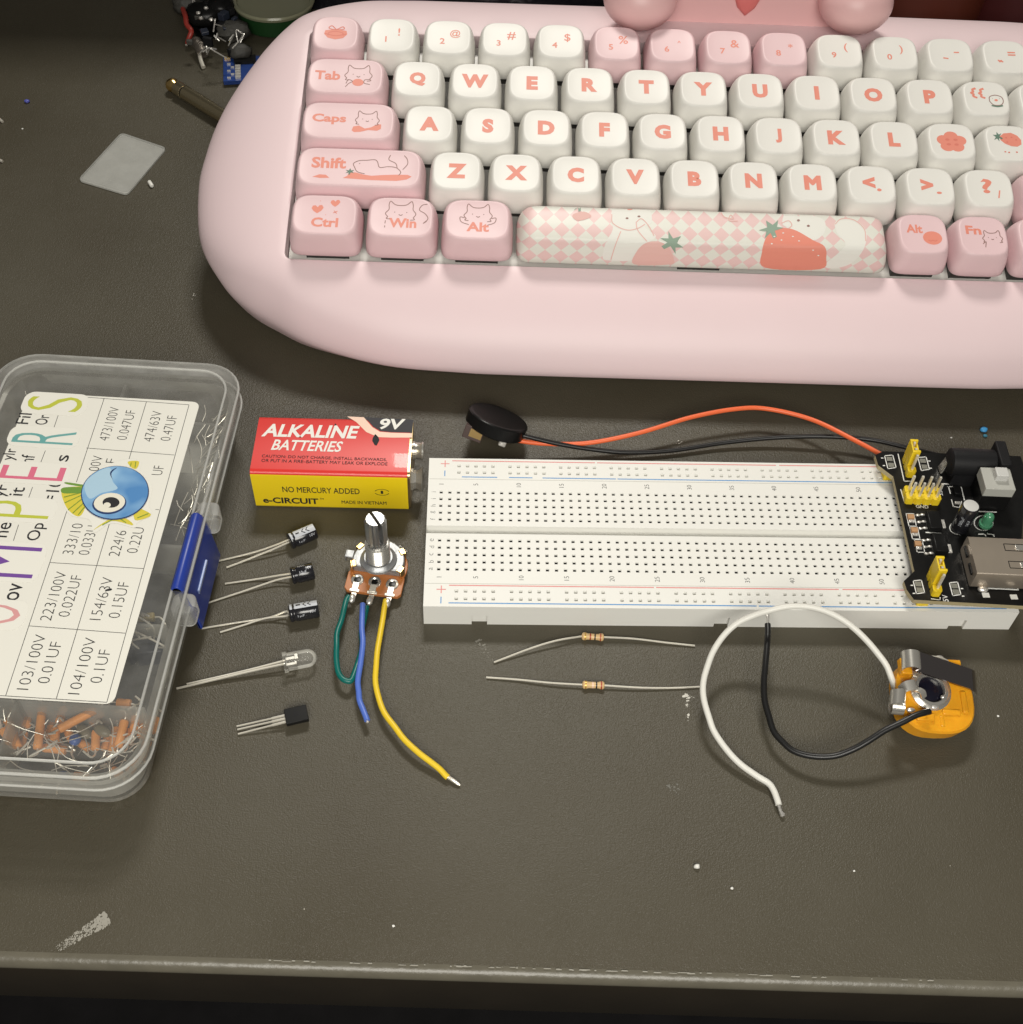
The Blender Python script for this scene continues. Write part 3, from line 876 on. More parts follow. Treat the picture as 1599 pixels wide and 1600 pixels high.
def space(k):
    # the print is laid out in photo measure and thrown onto the bar's own surface
    o = k[0]
    base = KM @ Vector((6.875 * U, .5 * U, 0))
    KI = KROT.transposed()
    def d(p):
        px, py = p.x * 4.86 + 1104, 365 - p.y * 4.3
        r = CAMR.transposed() @ Vector(((px - 799.5) / FPX, (py - 800.0) / FPX, 1.0))
        return KI @ (CAMC - base), (KI @ r).normalized()
    def P(px, py):
        return ((px - 1104) / 4.86, (365 - py) / 4.3)
    def pts(lst, n=5): 
        c = catmull([(*P(x, y), 0) for x, y in lst], n, True)
        return [(p.x, p.y) for p in c]
    z5 = lambda x, y: (800 + x / 3.553, y / 3.553)
    z8 = lambda x, y: (1180 + x / 3.637, y / 3.637)
    A = lambda f, l: [f(*p) for p in l]
    cat1 = A(z5, [(560, 1160), (600, 1150), (650, 1165), (720, 1145), (770, 1175), (775, 1235), (740, 1262), (800, 1310), (760, 1345), (690, 1400), (660, 1445), (545, 1445), (505, 1430), (520, 1350), (560, 1275), (550, 1220)])
    cat2 = A(z8, [(180, 1200), (250, 1200), (330, 1225), (395, 1255), (395, 1320), (340, 1365), (280, 1345), (200, 1300), (155, 1270)])
    tail = A(z8, [(455, 1265), (520, 1240), (600, 1270), (635, 1330), (615, 1420), (540, 1500), (430, 1525), (400, 1500), (470, 1440), (515, 1385), (470, 1330)])
    sb1 = A(z5, [(690, 1400), (740, 1350), (810, 1340), (870, 1370), (900, 1440), (880, 1466), (680, 1466)])
    sb2 = A(z8, [(70, 1340), (130, 1300), (220, 1305), (330, 1365), (395, 1400), (405, 1460), (370, 1528), (60, 1520), (40, 1430)])
    blob(k, [pts(cat1)], WHITEPRINT, .05, d); blob(k, [pts(cat2)], WHITEPRINT, .05, d); blob(k, [pts(tail)], WHITEPRINT, .05, d)
    blob(k, [pts(sb1)], PALEPINK, .1, d)
    blob(k, [pts(sb2)], SALMON, .1, d)
    blob(k, [pts(A(z5, [(340, 1190), (400, 1175), (440, 1195), (430, 1210), (380, 1225), (345, 1215)]), 3)], PALEPINK, .1, d)
    def lf(px, py, s, r): return leaf(*P(px, py), s, r)
    blob(k, [lf(1047, 380, 4.6, -.9)], LIGHTGREEN, .15, d)
    blob(k, [lf(1206, 361, 4.4, .5)], LIGHTGREEN, .15, d)
    blob(k, [lf(905, 324, 2.5, .2)], LIGHTGREEN, .15, d)
    dots = [ell(*P(*z5(x, y)), .5, .35, 8) for x, y in ((640, 1212), (706, 1202))] + [ell(*P(*z8(x, y)), .5, .4, 8) for x, y in ((247, 1253), (303, 1284))]
    blob(k, dots, LINEPRINT, .12, d)
    blob(k, [ell(*P(*z5(655, 1155)), 1.2, .8, 10)], SALMON, .12, d)
    seeds = [ell(*P(*z8(x, y)), .35, .22, 6) for x, y in ((110, 1345), (160, 1325), (150, 1365), (215, 1345), (250, 1370), (95, 1385), (330, 1420), (360, 1450))]
    blob(k, seeds, WHITEPRINT, .17, d)
    strk = [A(z5, [(555, 1190), (558, 1235), (600, 1265), (650, 1278), (700, 1268), (740, 1245)]), A(z5, [(690, 1235), (720, 1215), (760, 1255), (790, 1310)]), A(z5, [(690, 1235), (700, 1280), (750, 1340)]),
            A(z5, [(605, 1285), (575, 1360), (550, 1440)]), A(z8, [(455, 1275), (490, 1245), (560, 1250), (620, 1300), (630, 1370)]), A(z8, [(150, 1270), (190, 1255), (210, 1280), (190, 1300)]),
            A(z5, [(1160, 1175), (1180, 1205), (1230, 1215), (1215, 1195), (1205, 1225), (1255, 1228)])]
    for g in (strk[:4], strk[4:6], strk[6:]):
        lines(k, [[P(*p) for p in s] for s in g], PALEPINK, .3, .12, d)
build_keys()

# ------------------------------------------------------------------ pink ornament on the back edge of the keyboard
OPINK = mat('deeper pink plastic', (0.80, 0.50, 0.50), 0.38)
def build_ornament():
    c = at(1168, -20, 66)
    t = thing('phone_stand', 'pink animal-shaped ornament with two round paws and salmon nose resting on keyboard rear edge', 'ornament', (c.x, c.y, 58), KYAW)
    for px, py in ((1001, -4), (1338, 3)):
        p = at(px, py, 70)
        MB().sphere(p, (12.8, 12, 10.2), 36, 22).build('paw', OPINK, t, world=True)
    a, e = at(1010, -10, 68), at(1325, -4, 68)
    mid = (a + e) / 2
    L = (e - a).length
    b = MB()
    b.loft([[(x * s, z_, y) for x, y in rrect(L / 2 + 6, 16, 7, 8)] for s, z_ in ((.97, -3.5), (.99, -2.2), (1, 0), (1, 12), (.97, 16))], M=Matrix.Translation((mid.x, mid.y + 2.5, 72.5)) @ Matrix.Rotation(KYAW, 4, 'Z'))
    b.build('body', OPINK, t, world=True, bevel=1.0)
    n = at_y(1168, 1, mid.y - 1.2)
    b = MB()
    b.loft([[(x, dy, y) for x, y in [(p[0] * s, p[1] * s) for p in ((0, -5.5), (3.2, -2.4), (4.8, 1.5), (4.2, 4.2), (2, 5), (0, 3.8), (-2, 5), (-4.2, 4.2), (-4.8, 1.5), (-3.2, -2.4))]] for s, dy in ((1, 4), (1, 0), (.9, -1.0), (.6, -1.5))], M=Matrix.Translation((n.x, n.y, n.z)))
    b.build('nose', mat('salmon nose', (0.72, 0.20, 0.19), 0.4), t, world=True, smooth=60)
build_ornament()

# ------------------------------------------------------------------ component box
BA = math.atan2(-6.5, 112)
BX = (-100.6, -0.8)
BOX = thing('component_box', 'clear plastic organiser box with paper label, letter stickers and blue latch at the left', 'storage box', (BX[0], BX[1], 0), BA)
BM = things[BOX.name]; BMI = BM.inverted()
def build_box():
    LZ = 21.5
    # tray
    def ring(hx, hy, r, z): return [(x, y, z) for x, y in rrect(hx, hy, r, 8)]
    MB().loft([ring(31.5, 64, 8, .4), ring(33.2, 65.6, 9, 2.2), ring(34.2, 66.6, 10, 15.5), ring(35.4, 67.8, 11, 15.8), ring(35.4, 67.8, 11, 17.0),
               ring(33.0, 65.4, 9, 17.0), ring(32.2, 64.6, 8.6, 3.0), ring(30.8, 63.2, 7.4, 1.6)]).build('tray', TRAYP, BOX)
    # lid: skirt, rolled rim and a sunken top panel
    MB().loft([ring(36.3, 68.7, 11.5, 15.2), ring(36.5, 68.9, 11.5, 20.8), ring(36.0, 68.4, 11.2, 22.2), ring(34.8, 67.2, 10.4, 22.6), ring(33.2, 65.6, 9.2, 22.4), ring(32.4, 64.8, 8.6, 21.5)], False, True).build('lid', LID, BOX)
    # the two bright moulded edges of the rim
    for hx, hy, r, z, rr in ((36.3, 68.7, 11.4, 21.4, .42), (32.9, 65.3, 9, 22.2, .38), (36.4, 68.8, 11.4, 15.4, .35)):
        MB().tube([Vector(p) for p in ring(hx, hy, r, z)], rr, 8, closed=True).build('rim_bead', RIMP, BOX)
    MB().box((0, 0, 8.6), (.9, 128, 14)).build('divider', TRAYP, BOX)
    for y in (-46.5, -22, 4, 30):
        MB().box((0, y, 8.6), (63.5, .9, 14)).build('divider', TRAYP, BOX)
    # latch: hinged roll along the lid edge and a flap hanging down
    y0, y1 = -15.4, 9.8
    prof = [(32.6, 21.7), (32.7, 23.0), (33.6, 24.0), (34.8, 24.0), (35.8, 23.0), (36.7, 18.5), (37.6, 11.0), (38.2, 5.0), (37.6, 4.2), (36.9, 5.2), (36.55, 10.0), (36.55, 16.0), (35.6, 21.4), (34.4, 21.75)]
    lt = MB()
    n = len(prof)
    lt.add([(x, y0, z) for x, z in prof] + [(x, y1, z) for x, z in prof], [(i, (i + 1) % n, n + (i + 1) % n, n + i) for i in range(n)] + [tuple(range(n - 1, -1, -1)), tuple(range(n, 2 * n))])
    latch = lt.build('latch', BLUELATCH, BOX, bevel=.5, smooth=45)
    MB().box((0, 0, 0), (.7, 10.5, 1.7), Matrix.Translation((37.35, -4.5, 14.0)) @ Matrix.Rotation(rad(7), 4, 'Y')).build('latch_rib', mat('pale blue plastic edge', (0.25, 0.32, 0.55), .3), latch, bevel=.2)
    for yy in (y0 - 3.0, y1 + 2.6):
        b = MB()
        b.loft([[(x, y, z) for x, y in rrect(3.0, 3.2, 1.8, 5, 36.4, yy)] for z in (15, 21.6)])
        b.build('hinge_lug', LUGP, BOX, bevel=.6)
    # paper label on the lid
    z = LZ + .12
    def loc(px, py, zz=z): return BMI @ at(px, py, zz)
    tl, tr, br = loc(42, 612), loc(308, 628), loc(183, 1101)
    hx = (tr.x - tl.x) / 2; hy = (tr.y - br.y) / 2
    cx, cy = (tr.x + br.x) / 2 - hx, (tr.y + br.y) / 2
    lab = MB().prism(rrect(hx, hy, 2.2, 5, cx, cy), LZ + .02, z).build('label_sheet', PAPER, BOX)
    def seg(b, p, q, wd=.16, zz=.03):
        a, e = loc(*p), loc(*q)
        d = (e - a).normalized(); nn = Vector((-d.y, d.x, 0)) * wd / 2
        up = Vector((0, 0, zz))
        b.add([a - nn + up, e - nn + up, e + nn + up, a + nn + up], [(0, 1, 2, 3)])
    b = MB()
    for p, q in (((86, 617), (295.5, 632.5)), ((295.5, 632.5), (167, 1097.5)), ((229, 627.5), (88, 1092)), ((163, 622), (9, 1087)), ((135, 700), (272.5, 711)), ((243, 796), (248.5, 796.5)), ((77.5, 879), (224, 888.5)), ((44.5, 978), (196, 989.5)), ((0, 1087), (167, 1097.5)),
                 ((91, 649), (84, 669)), ((71, 704), (64, 722)), ((51, 761), (44, 780)), ((29, 820), (21, 845))):
        seg(b, p, q)
    b.build('table_lines', INK, lab, smooth=0, flat=True)
    def lt_(px, py, zz=.03): return Matrix.Translation(loc(px, py) + Vector((0, 0, zz))) @ Matrix.Rotation(PI / 2, 4, 'Z')
    b = MB()
    for s, px, py, w in (('473/100V', 171, 662, 13.2), ('0.047UF', 197.5, 664, 11.6), ('474/63V', 239, 666, 12), ('0.47UF', 264, 669, 9.8),
                         ('00V', 150, 724, 5.6), ('F', 174, 720, 1.5), ('UF', 247, 735, 3.4),
                         ('333/10', 114, 842, 10.4), ('0.033U', 138, 844, 9.8), ('224/6', 184, 849, 8.6), ('0.22U', 212, 844, 8.6),
                         ('223/100V', 84, 931, 15.4), ('0.022UF', 110, 931, 13), ('154/63V', 159, 935, 13.4), ('0.15UF', 186, 937.5, 11.2),
                         ('103/100V', 50, 1034, 16), ('0.01UF', 78, 1035, 12), ('104/100V', 129, 1040, 16.4), ('0.1UF', 157, 1041, 9.6)):
        b.text(s, 2.9, lt_(px, py), w, -.016)
    b.build('table_text', INK, lab, smooth=0, flat=True)
    b = MB()
    for s, px, py, w, h in (('Fil', 37, 654, 4.2, 3.7), ('Or', 66, 656, 3.8, 3.6), ('ylr', 17, 710, 4.4, 4.4), ('Onf', 40, 724, 6.4, 3.9), ('s', 100, 716, 2.4, 2.7), ('yF', 3, 767, 4.4, 4.6), ('it', 27, 768, 3.0, 3.7),
                            ('=10', 82, 768, 8.0, 3.7), ('ne', 7, 828, 5.0, 2.8), ('Op', 58, 831, 6.0, 4.6), ('ue', 47, 881, 5.6, 2.9), ('ov', 23, 925, 5.4, 3.2)):
        b.text(s, h, lt_(px, py), w, .004)
    b.build('title_text', INK, lab, smooth=0, flat=True)
    b = MB()
    p = loc(169, 923)
    for k in range(5):
        b.poly([p + Vector((.5 * math.cos(a + k) * (.4 + .2 * k) + .25 * k - .6, .4 * math.sin(a + k) + .1 * k, .04 + .002 * k)) for a in (0, 1.2, 2.3, 3.5, 4.8)])
    b.build('ink_blot', INK, lab, smooth=0, flat=True)
    # letter stickers
    cols = dict(olive=(0.50, 0.53, 0.06), teal=(0.14, 0.37, 0.36), pink=(0.68, 0.16, 0.25), purple=(0.17, 0.07, 0.32), rose=(0.66, 0.32, 0.32))
    for i, (s, px, py, h, w, c) in enumerate((('S', 86, 631, 16.0, 5.8, 'olive'), ('R', 69, 683, 17.5, 5.0, 'teal'), ('E', 51, 739, 17.8, 4.9, 'pink'), ('P', 29, 796, 17.5, 5.6, 'olive'), ('M', 5, 877, 18.0, 10.0, 'purple'), ('O', -20, 959, 17.0, 6.2, 'rose'))):
        M = lt_(px, py, .02)
        st = MB().prism(rrect(w / 2 + 1.5, h / 2 + 1.5, 3.0, 6), 0, .05, M).build('letter_sticker', STICKERPAPER, lab)
        MB().text(s, h, lt_(px, py, .09), w, -.012).build('letter', mat('sticker ' + c, cols[c], .35), st, smooth=0, flat=True)
    # round fish sticker
    fz = [0.075]
    fishroot = None
    def fp(pts, mt, name, n=5, par=None, sm=True):
        fz[0] += .012
        pw = [loc(x / 4, 540 + y / 4) for x, y in pts]
        c = catmull(pw, n, True) if sm else pw
        c = [Vector((p.x, p.y, z + fz[0])) for p in c]
        return MB().poly(c).build(name, mt, par, smooth=0, flat=True)
    FY = mat('fish fin yellow', (0.66, 0.56, 0.06), .3); FG = mat('fish fin green', (0.16, 0.30, 0.05), .3)
    fb = mat('fish body blue', (0.13, 0.32, 0.62), .3)
    nt = fb.node_tree; bs = nt.nodes['Principled BSDF']
    tc = nt.nodes.new('ShaderNodeTexCoord'); gr = nt.nodes.new('ShaderNodeTexNoise'); gr.inputs['Scale'].default_value = 90
    cr_ = nt.nodes.new('ShaderNodeValToRGB'); cr_.color_ramp.elements[0].color = (0.08, 0.24, 0.52, 1); cr_.color_ramp.elements[1].color = (0.30, 0.52, 0.74, 1)
    cr_.color_ramp.elements[0].position = .35; cr_.color_ramp.elements[1].position = .62
    nt.links.new(tc.outputs['Object'], gr.inputs['Vector']); nt.links.new(gr.outputs['Fac'], cr_.inputs['Fac']); nt.links.new(cr_.outputs[0], bs.inputs['Base Color'])
    FD = mat('fish outline blue', (0.02, 0.045, 0.14), .3); FW = mat('fish eye white', (0.78, 0.75, 0.64), .3); FP_ = mat('fish pale blue', (0.40, 0.58, 0.72), .3)
    base = fp([(390, 860), (560, 850), (640, 760), (800, 710), (880, 730), (880, 790), (950, 880), (930, 1000), (950, 1050), (860, 1110), (840, 1140), (700, 1110), (590, 1170), (560, 1090), (440, 1060), (385, 960)], STICKERPAPER, 'fish_sticker', par=lab)
    ch = lambda pts, mt, name, **k: fp(pts, mt, name, par=base, **k)
    ch([(395, 895), (545, 885), (560, 930), (510, 1060), (450, 1050), (400, 980)], FY, 'fin')
    ch([(400, 888), (570, 890), (560, 915), (400, 925)], FG, 'fin_stripe')
    ch([(420, 856), (570, 880), (572, 892), (420, 868)], FG, 'fin_stripe')
    ch([(800, 728), (868, 725), (855, 770), (825, 765)], FY, 'fin')
    ch([(845, 1015), (938, 1050), (925, 1075), (845, 1092)], FY, 'fin')
    ch([(585, 1155), (690, 1085), (780, 1080), (832, 1125), (700, 1098)], FY, 'fin')
    for q in ((405, 985, 525, 930), (425, 1030, 520, 955), (455, 1050, 530, 980), (490, 1060, 530, 1010), (400, 950, 530, 915), (640, 1125, 710, 1088), (790, 1110, 750, 1085), (860, 1080, 930, 1052), (815, 760, 822, 735), (845, 765, 850, 730)):
        x0, y0_, x1, y1_ = q; L = math.hypot(x1 - x0, y1_ - y0_); nx, ny = -(y1_ - y0_) / L * 2.2, (x1 - x0) / L * 2.2
        ch([(x0 - nx, y0_ - ny), (x1 - nx, y1_ - ny), (x1 + nx, y1_ + ny), (x0 + nx, y0_ + ny)], FG, 'fin_stripe', sm=False)
    ch([(x, y) for x, y in ell(720, 925, 213, 168, 24, -.12)], FD, 'fish_outline', n=3)
    ch([(x, y) for x, y in ell(720, 922, 207, 163, 24, -.12)], fb, 'fish_body', n=3)
    ch([(530, 870), (600, 800), (690, 770), (705, 850), (735, 900), (640, 925), (560, 960)], FP_, 'fish_face')
    ch(ell(685, 992, 107, 66, 20, -.12), FD, 'eye_ring', n=3)
    ch(ell(686, 986, 98, 60, 20, -.12), FW, 'eye_white', n=3)
    ch(ell(696, 985, 53, 33, 18), INK, 'pupil', n=3)
    ch(ell(672, 1001, 22, 16, 14), FW, 'eye_glint', n=3)
    ch([(732, 768), (700, 800), (706, 840), (742, 890), (712, 850), (690, 810), (700, 785)], FD, 'eyelid')
build_box()

def build_contents():
    g1 = 'orange tube components loose in the box'
    Z = lambda x, y: (x / 4, 880 + y / 4)
    tubes = [((265, 905), (235, 1160), 9), ((398, 905), (372, 1000), 8), ((600, 915), (365, 1040), 11), ((602, 1050), (595, 1165), 8), ((778, 985), (738, 1150), 9), ((270, 1152), (415, 1172), 6), ((728, 1030), (702, 1180), 6), ((975, 965), (945, 1060), 8),
             ((925, 1110), (880, 1230), 5), ((425, 1050), (452, 1105), 5), ((352, 1035), (340, 1110), 9), ((870, 1230), (800, 1310), 4), ((60, 1000), (110, 1150), 8), ((730, 870), (820, 880), 8), ((20, 1040), (70, 1130), 6), ((640, 930), (560, 1010), 5), ((680, 1060), (655, 1170), 4), ((500, 1120), (560, 1160), 4), ((300, 1100), (330, 1000), 4), ((180, 930), (160, 1030), 6), ((820, 1040), (800, 1130), 6), ((850, 960), (835, 1060), 7), ((90, 930), (40, 1010), 5), ((380, 1140), (300, 1080), 3), ((905, 1010), (880, 1090), 6), ((460, 1330), (560, 1345), 3), ((700, 1290), (760, 1330), 4), ((150, 1060), (130, 1150), 5)]
    for i, (a, e, z) in enumerate(tubes):
        A, B = at(*Z(*a), z), at(*Z(*e), z)
        d = (B - A).normalized()
        t = thing('tube_component', 'orange-brown tube component with wire leads loose in the clear box', 'component', ((A + B) / 2)[:2] + (z - 1.2,), math.atan2(d.y, d.x), g1)
        L = (B - A).length / 2
        R = Matrix.Rotation(PI / 2, 4, 'Y')
        MB().lathe([(.5, -L), (1.1, -L + .15), (1.2, -L + .8), (1.12, -L + 1.6), (1.12, L - 1.6), (1.2, L - .8), (1.1, L - .15), (.5, L)], 14, Matrix.Translation((0, 0, 1.2)) @ R).build('body', ORANGE, t)
        for s in (-1, 1):
            r = random.Random(i * 2 + s)
            MB().tube(catmull([(s * L, 0, 1.2), (s * (L + 1.5), 0, 1.2), (s * (L + 2.5), r.uniform(-2, 2), 2.2), (s * (L + 1.0), r.uniform(-3.5, 3.5), 3.0)], 4), .26, 6).build('lead', TIN, t)
    for i, (a, e, z, m_, nm, lb) in enumerate((((590, 1020), (690, 1075), 9, OLIVE, 'olive', 'olive-grey capacitor lying among orange tubes in the clear box'), ((490, 1015), (565, 1090), 7, OLIVE, 'olive', 'short olive capacitor beside the blue component in the clear box'),
                                                ((485, 1065), (455, 1140), 8, BLUECOMP, 'blue', 'small blue component lying between orange tubes in the clear box'), ((420, 1305), (385, 1350), 4, BLUECOMP, 'blue', 'blue component seen through the lower front wall of the clear box'))):
        A, B = at(*Z(*a), z), at(*Z(*e), z)
        d = (B - A).normalized(); L = (B - A).length / 2
        t = thing('loose_component', lb, 'component', ((A + B) / 2)[:2] + (z - 1.4,), math.atan2(d.y, d.x))
        MB().sphere((0, 0, 1.4), (L, 1.5, 1.3), 16, 10).build('body', m_, t)
        MB().tube(catmull([(L - .2, 0, 1.4), (L + 2, .5, 1.6), (L + 4, 2, 2.4)], 4), .26, 6).build('lead', TIN, t)
    # dark capacitors in the cell behind the latch
    for i, (x, y, rz) in enumerate(((222, 985, .3), (232, 1003, -.5), (215, 1012, .9), (236, 1022, .1))):
        p = at(x, y, 6)
        t = thing('dark_capacitor', 'dark blue capacitor with bright leads in the box cell below the latch', 'capacitor', (p.x, p.y, 1.8), rz, 'dark capacitors in the box cell below the latch')
        MB().box((0, 0, 4), (7.5, 3.0, 6.5)).build('body', DARKCOMP, t, bevel=.7)
        for k in range(2):
            r = random.Random(i * 7 + k)
            MB().tube(catmull([(-2.5 + 5 * k, 0, 7), (-2.5 + 5 * k + r.uniform(-2, 2), r.uniform(-2, 2), 10), (r.uniform(-6, 6), r.uniform(-4, 4), 12.5)], 5), .28, 6).build('lead', TIN, t)
    p = at(222, 967, 9)
    t = thing('yellow_capacitor', 'mustard yellow capacitor peeping past the label edge in the clear box', 'capacitor', (p.x, p.y, 8), .1)
    MB().box((0, 0, 1.4), (7, 2.2, 2.4)).build('body', mat('mustard epoxy', (.36, .27, .08), .4), t, bevel=.6)
    MB().tube(catmull([(3, 0, 1.4), (5, -.5, 1.6), (6.5, -3, 1.8)], 4), .26, 6).build('lead', TIN, t)
    # tangles of bare leads: nobody could count them
    def tangle(name, label, x0, x1, y0, y1, n, seed, zr=(3, 17), dirn=None):
        r = random.Random(seed); b = MB()
        for i in range(n):
            p = Vector((r.uniform(x0, x1), r.uniform(y0, y1), r.uniform(*zr)))
            a = r.gauss(dirn, .35) if dirn is not None and r.random() < .75 else r.uniform(0, PI)
            L = r.uniform(4, 11)
            q = p + Vector((math.cos(a) * L, math.sin(a) * L, r.uniform(-2, 3)))
            q.x = min(max(q.x, x0), x1); q.y = min(max(q.y, y0 - 1), y1 + 1); q.z = min(max(q.z, 2.2), 16.0)
            m_ = (p + q) / 2 + Vector((r.uniform(-1, 1), r.uniform(-1, 1), 0))
            b.tube([BM @ v for v in catmull([p, m_, q], 3)], .13, 5)
        o = b.build(name, TIN)
        o['label'] = label; o['category'] = 'wire leads'; o['kind'] = 'stuff'
    tangle('component_leads', 'tangle of thin silver leads in the cells beside the upper label edge', 24, 31, 12, 60, 60, 3, (2.5, 13), dirn=1.15)
    tangle('component_leads', 'short silver leads in the cells by the upper left of the lid', -30, 20, 53, 62, 16, 4, (2.5, 12))
    tangle('component_leads', 'bent silver leads tangled among orange tubes at the near end of the box', -31, 31, -64, -49, 110, 5, (2.5, 13))
build_contents()

# ------------------------------------------------------------------ battery
def build_battery():
    bl, br = Vector((-54.9, 28.0, 0)), Vector((-9.6, 27.4, 0))
    rot = math.atan2(br.y - bl.y, br.x - bl.x)
    L, D, Hh = 45.3, 22.6, 16.3
    t = thing('battery', 'red and yellow nine volt battery lying on its side above the potentiometer', 'battery', (bl + br) / 2 + Vector((0, D / 2, 0)), rot)
    M = Matrix.Rotation(PI / 2, 4, 'Z') @ Matrix.Rotation(PI / 2, 4, 'X')
    # body along x, front = -y ; separate skins for top and front
    prof = rrect(D / 2, Hh / 2, 1.6, 4, 0, Hh / 2)
    def side(p0, p1):   # (y,z) profile swept along x
        return None
    b = MB()
    n = len(prof)
    b.loft([[(x, y, z) for y, z in prof] for x in (-L / 2, L / 2)])
    # colour faces: yellow on the front side, red elsewhere, black at the ends
    for i, f in enumerate(b.f):
        c = sum((b.v[k] for k in f), Vector()) / len(f)
        if len(f) > 4: b.m[i] = 2
        elif c.y < -D / 2 + .9 and c.z < Hh - .9: b.m[i] = 1
        else: b.m[i] = 0
    body = b.build('casing', [RED, YELLOW, BBLACK], t, smooth=50)
    e = .04
    zt = Hh + e
    def top(px, py):
        p = things[t.name].inverted() @ at(px, py, Hh)
        return Vector((p.x, p.y, zt))
    def frt(px, py):
        # intersect the view ray with the front face plane
        Mi = things[t.name].inverted()
        a = Mi @ CAMC; c = Mi @ at(px, py, 5)
        k = (-D / 2 - e - a.y) / (c.y - a.y)
        p = a + (c - a) * k
        return Vector((p.x, -D / 2 - e, p.z))
    z3 = lambda x, y: (260 + x / 3.807, 620 + y / 3.807)
    b = MB()
    b.poly([top(*z3(x, y)) + Vector((0, 0, .0)) for x, y in ((1075, 117), (1130, 150), (1190, 210), (1260, 240), (1340, 243), (1462, 243), (1462, 217), (1340, 214), (1270, 208), (1225, 180), (1175, 122))])
    b.build('cream_curve', CREAM, body, smooth=0, flat=True)
    b = MB()
    b.poly([top(*z3(x, y)) for x, y in ((1180, 121), (1230, 178), (1275, 205), (1340, 211), (1462, 214), (1470, 137))])
    b.build('black_corner', BBLACK, body, smooth=0, flat=True)
    def ttext(s, a, e_, h, bold, mt, name, lift=.03, shear=0.18):
        """text whose baseline centre runs between two photo points on the top face"""
        p, q = top(*z3(*a)), top(*z3(*e_))
        d = q - p
        M = Matrix.Translation((p + q) / 2 + Vector((0, 0, lift))) @ Matrix.Rotation(math.atan2(d.y, d.x), 4, 'Z') @ Matrix(((1, shear, 0, 0), (0, 1, 0, 0), (0, 0, 1, 0), (0, 0, 0, 1)))
        MB().text(s, h, M, d.length, bold).build(name, mt, body, smooth=0, flat=True)
    ttext('9V', (1268, 162), (1415, 165), 4.4, .03, WHITEPRINT, 'lettering', .06)
    ttext('ALKALINE', (580, 198), (1140, 212), 5.1, .03, WHITEPRINT, 'lettering')
    ttext('BATTERIES', (635, 285), (1045, 298), 4.2, .018, WHITEPRINT, 'lettering')
    ttext('CAUTION: DO NOT CHARGE, INSTALL BACKWARDS,', (568, 353), (1312, 376), 1.25, .004, INK, 'caution_text', shear=0)
    ttext('OR PUT IN A FIRE\u2013BATTERY MAY LEAK OR EXPLODE', (566, 378), (1316, 400), 1.2, .004, INK, 'caution_text', shear=0)
    b = MB()
    b.poly([top(*z3(x, y)) for x, y in ((1243, 222), (1262, 240), (1268, 258), (1252, 290), (1240, 288), (1225, 262), (1228, 245))])
    b.poly([top(*z3(x, y)) for x, y in ((1005, 158), (1012, 165), (1004, 180), (999, 170))])
    b.build('paint_chip', INK, body, smooth=0, flat=True)
    def ftext(s, a, e_, h, bold, mt, name):
        p, q = frt(*z3(*a)), frt(*z3(*e_))
        d = q - p
        M = Matrix.Translation((p + q) / 2 + Vector((0, -.02, 0))) @ Matrix.Rotation(PI / 2, 4, 'X') @ Matrix.Rotation(math.atan2(d.z, d.x), 4, 'Z')
        MB().text(s, h, M, d.length, bold).build(name, mt, body, smooth=0, flat=True)
    ftext('NO MERCURY ADDED', (690, 550), (1150, 563), 2.6, .01, INK, 'lettering')
    ftext('e-CIRCUIT', (575, 613), (905, 622), 2.7, .03, INK, 'lettering')
    ftext('TM', (912, 606), (936, 608), .8, .01, INK, 'lettering')
    ftext('MADE IN VIETNAM', (1043, 626), (1310, 633), 1.5, .01, INK, 'lettering')
    b = MB()
    c = frt(*z3(1283, 568))
    for sg in (1, -1):
        for k in range(8):
            a0, a1 = PI * (.12 + .76 * k / 8), PI * (.12 + .76 * (k + 1) / 8)
            P = lambda a, r: c + Vector((r * 2.2 * math.cos(a), -.02, sg * r * 1.5 * math.sin(a) + (-.1 if sg > 0 else .1)))
            b.add([P(a0, .92), P(a1, .92), P(a1, 1.04), P(a0, 1.04)], [(0, 1, 2, 3)])
    b.add([c + Vector((x, -.02, z_)) for x, z_ in ((-.35, -.7), (.35, -.7), (.35, .7), (-.35, .7))], [(0, 1, 2, 3)])
    b.build('recycling_mark', INK, body, smooth=0)
    # worn foil at the lid end, crimped edge and the two snap terminals
    MB().loft([[(x, y * .97, Hh / 2 + (z - Hh / 2) * .97) for y, z in prof] for x in (L / 2 - .1, L / 2 + .7)]).build('end_cap', mat('brass crimp', (.55, .42, .22), .3, 1.0), t, smooth=40)
    X = Matrix.Translation((L / 2 + .6, 0, Hh / 2)) @ Matrix.Rotation(PI / 2, 4, 'Y')
    MB().lathe([(3.1, 0), (3.1, .6), (2.7, .8), (2.7, 2.4), (2.95, 2.7), (2.8, 3.2), (1.9, 3.3)], 20, Matrix.Translation((0, 5.8, 0)) @ X).build('terminal', METAL, t)
    b = MB()
    b.lathe([(3.3, 0), (3.3, .6), (2.9, .9), (2.7, 1.6), (3.5, 3.1), (3.9, 3.3), (3.6, 2.9), (2.5, 1.7), (2.4, .9)], 6, Matrix.Translation((0, -5.6, 0)) @ X)
    b.build('terminal', METAL, t, smooth=30)
build_battery()

# ------------------------------------------------------------------ small axial parts
def lead(pts, r=.28, n=6):
    return MB().tube(catmull(pts, 6), r, n)

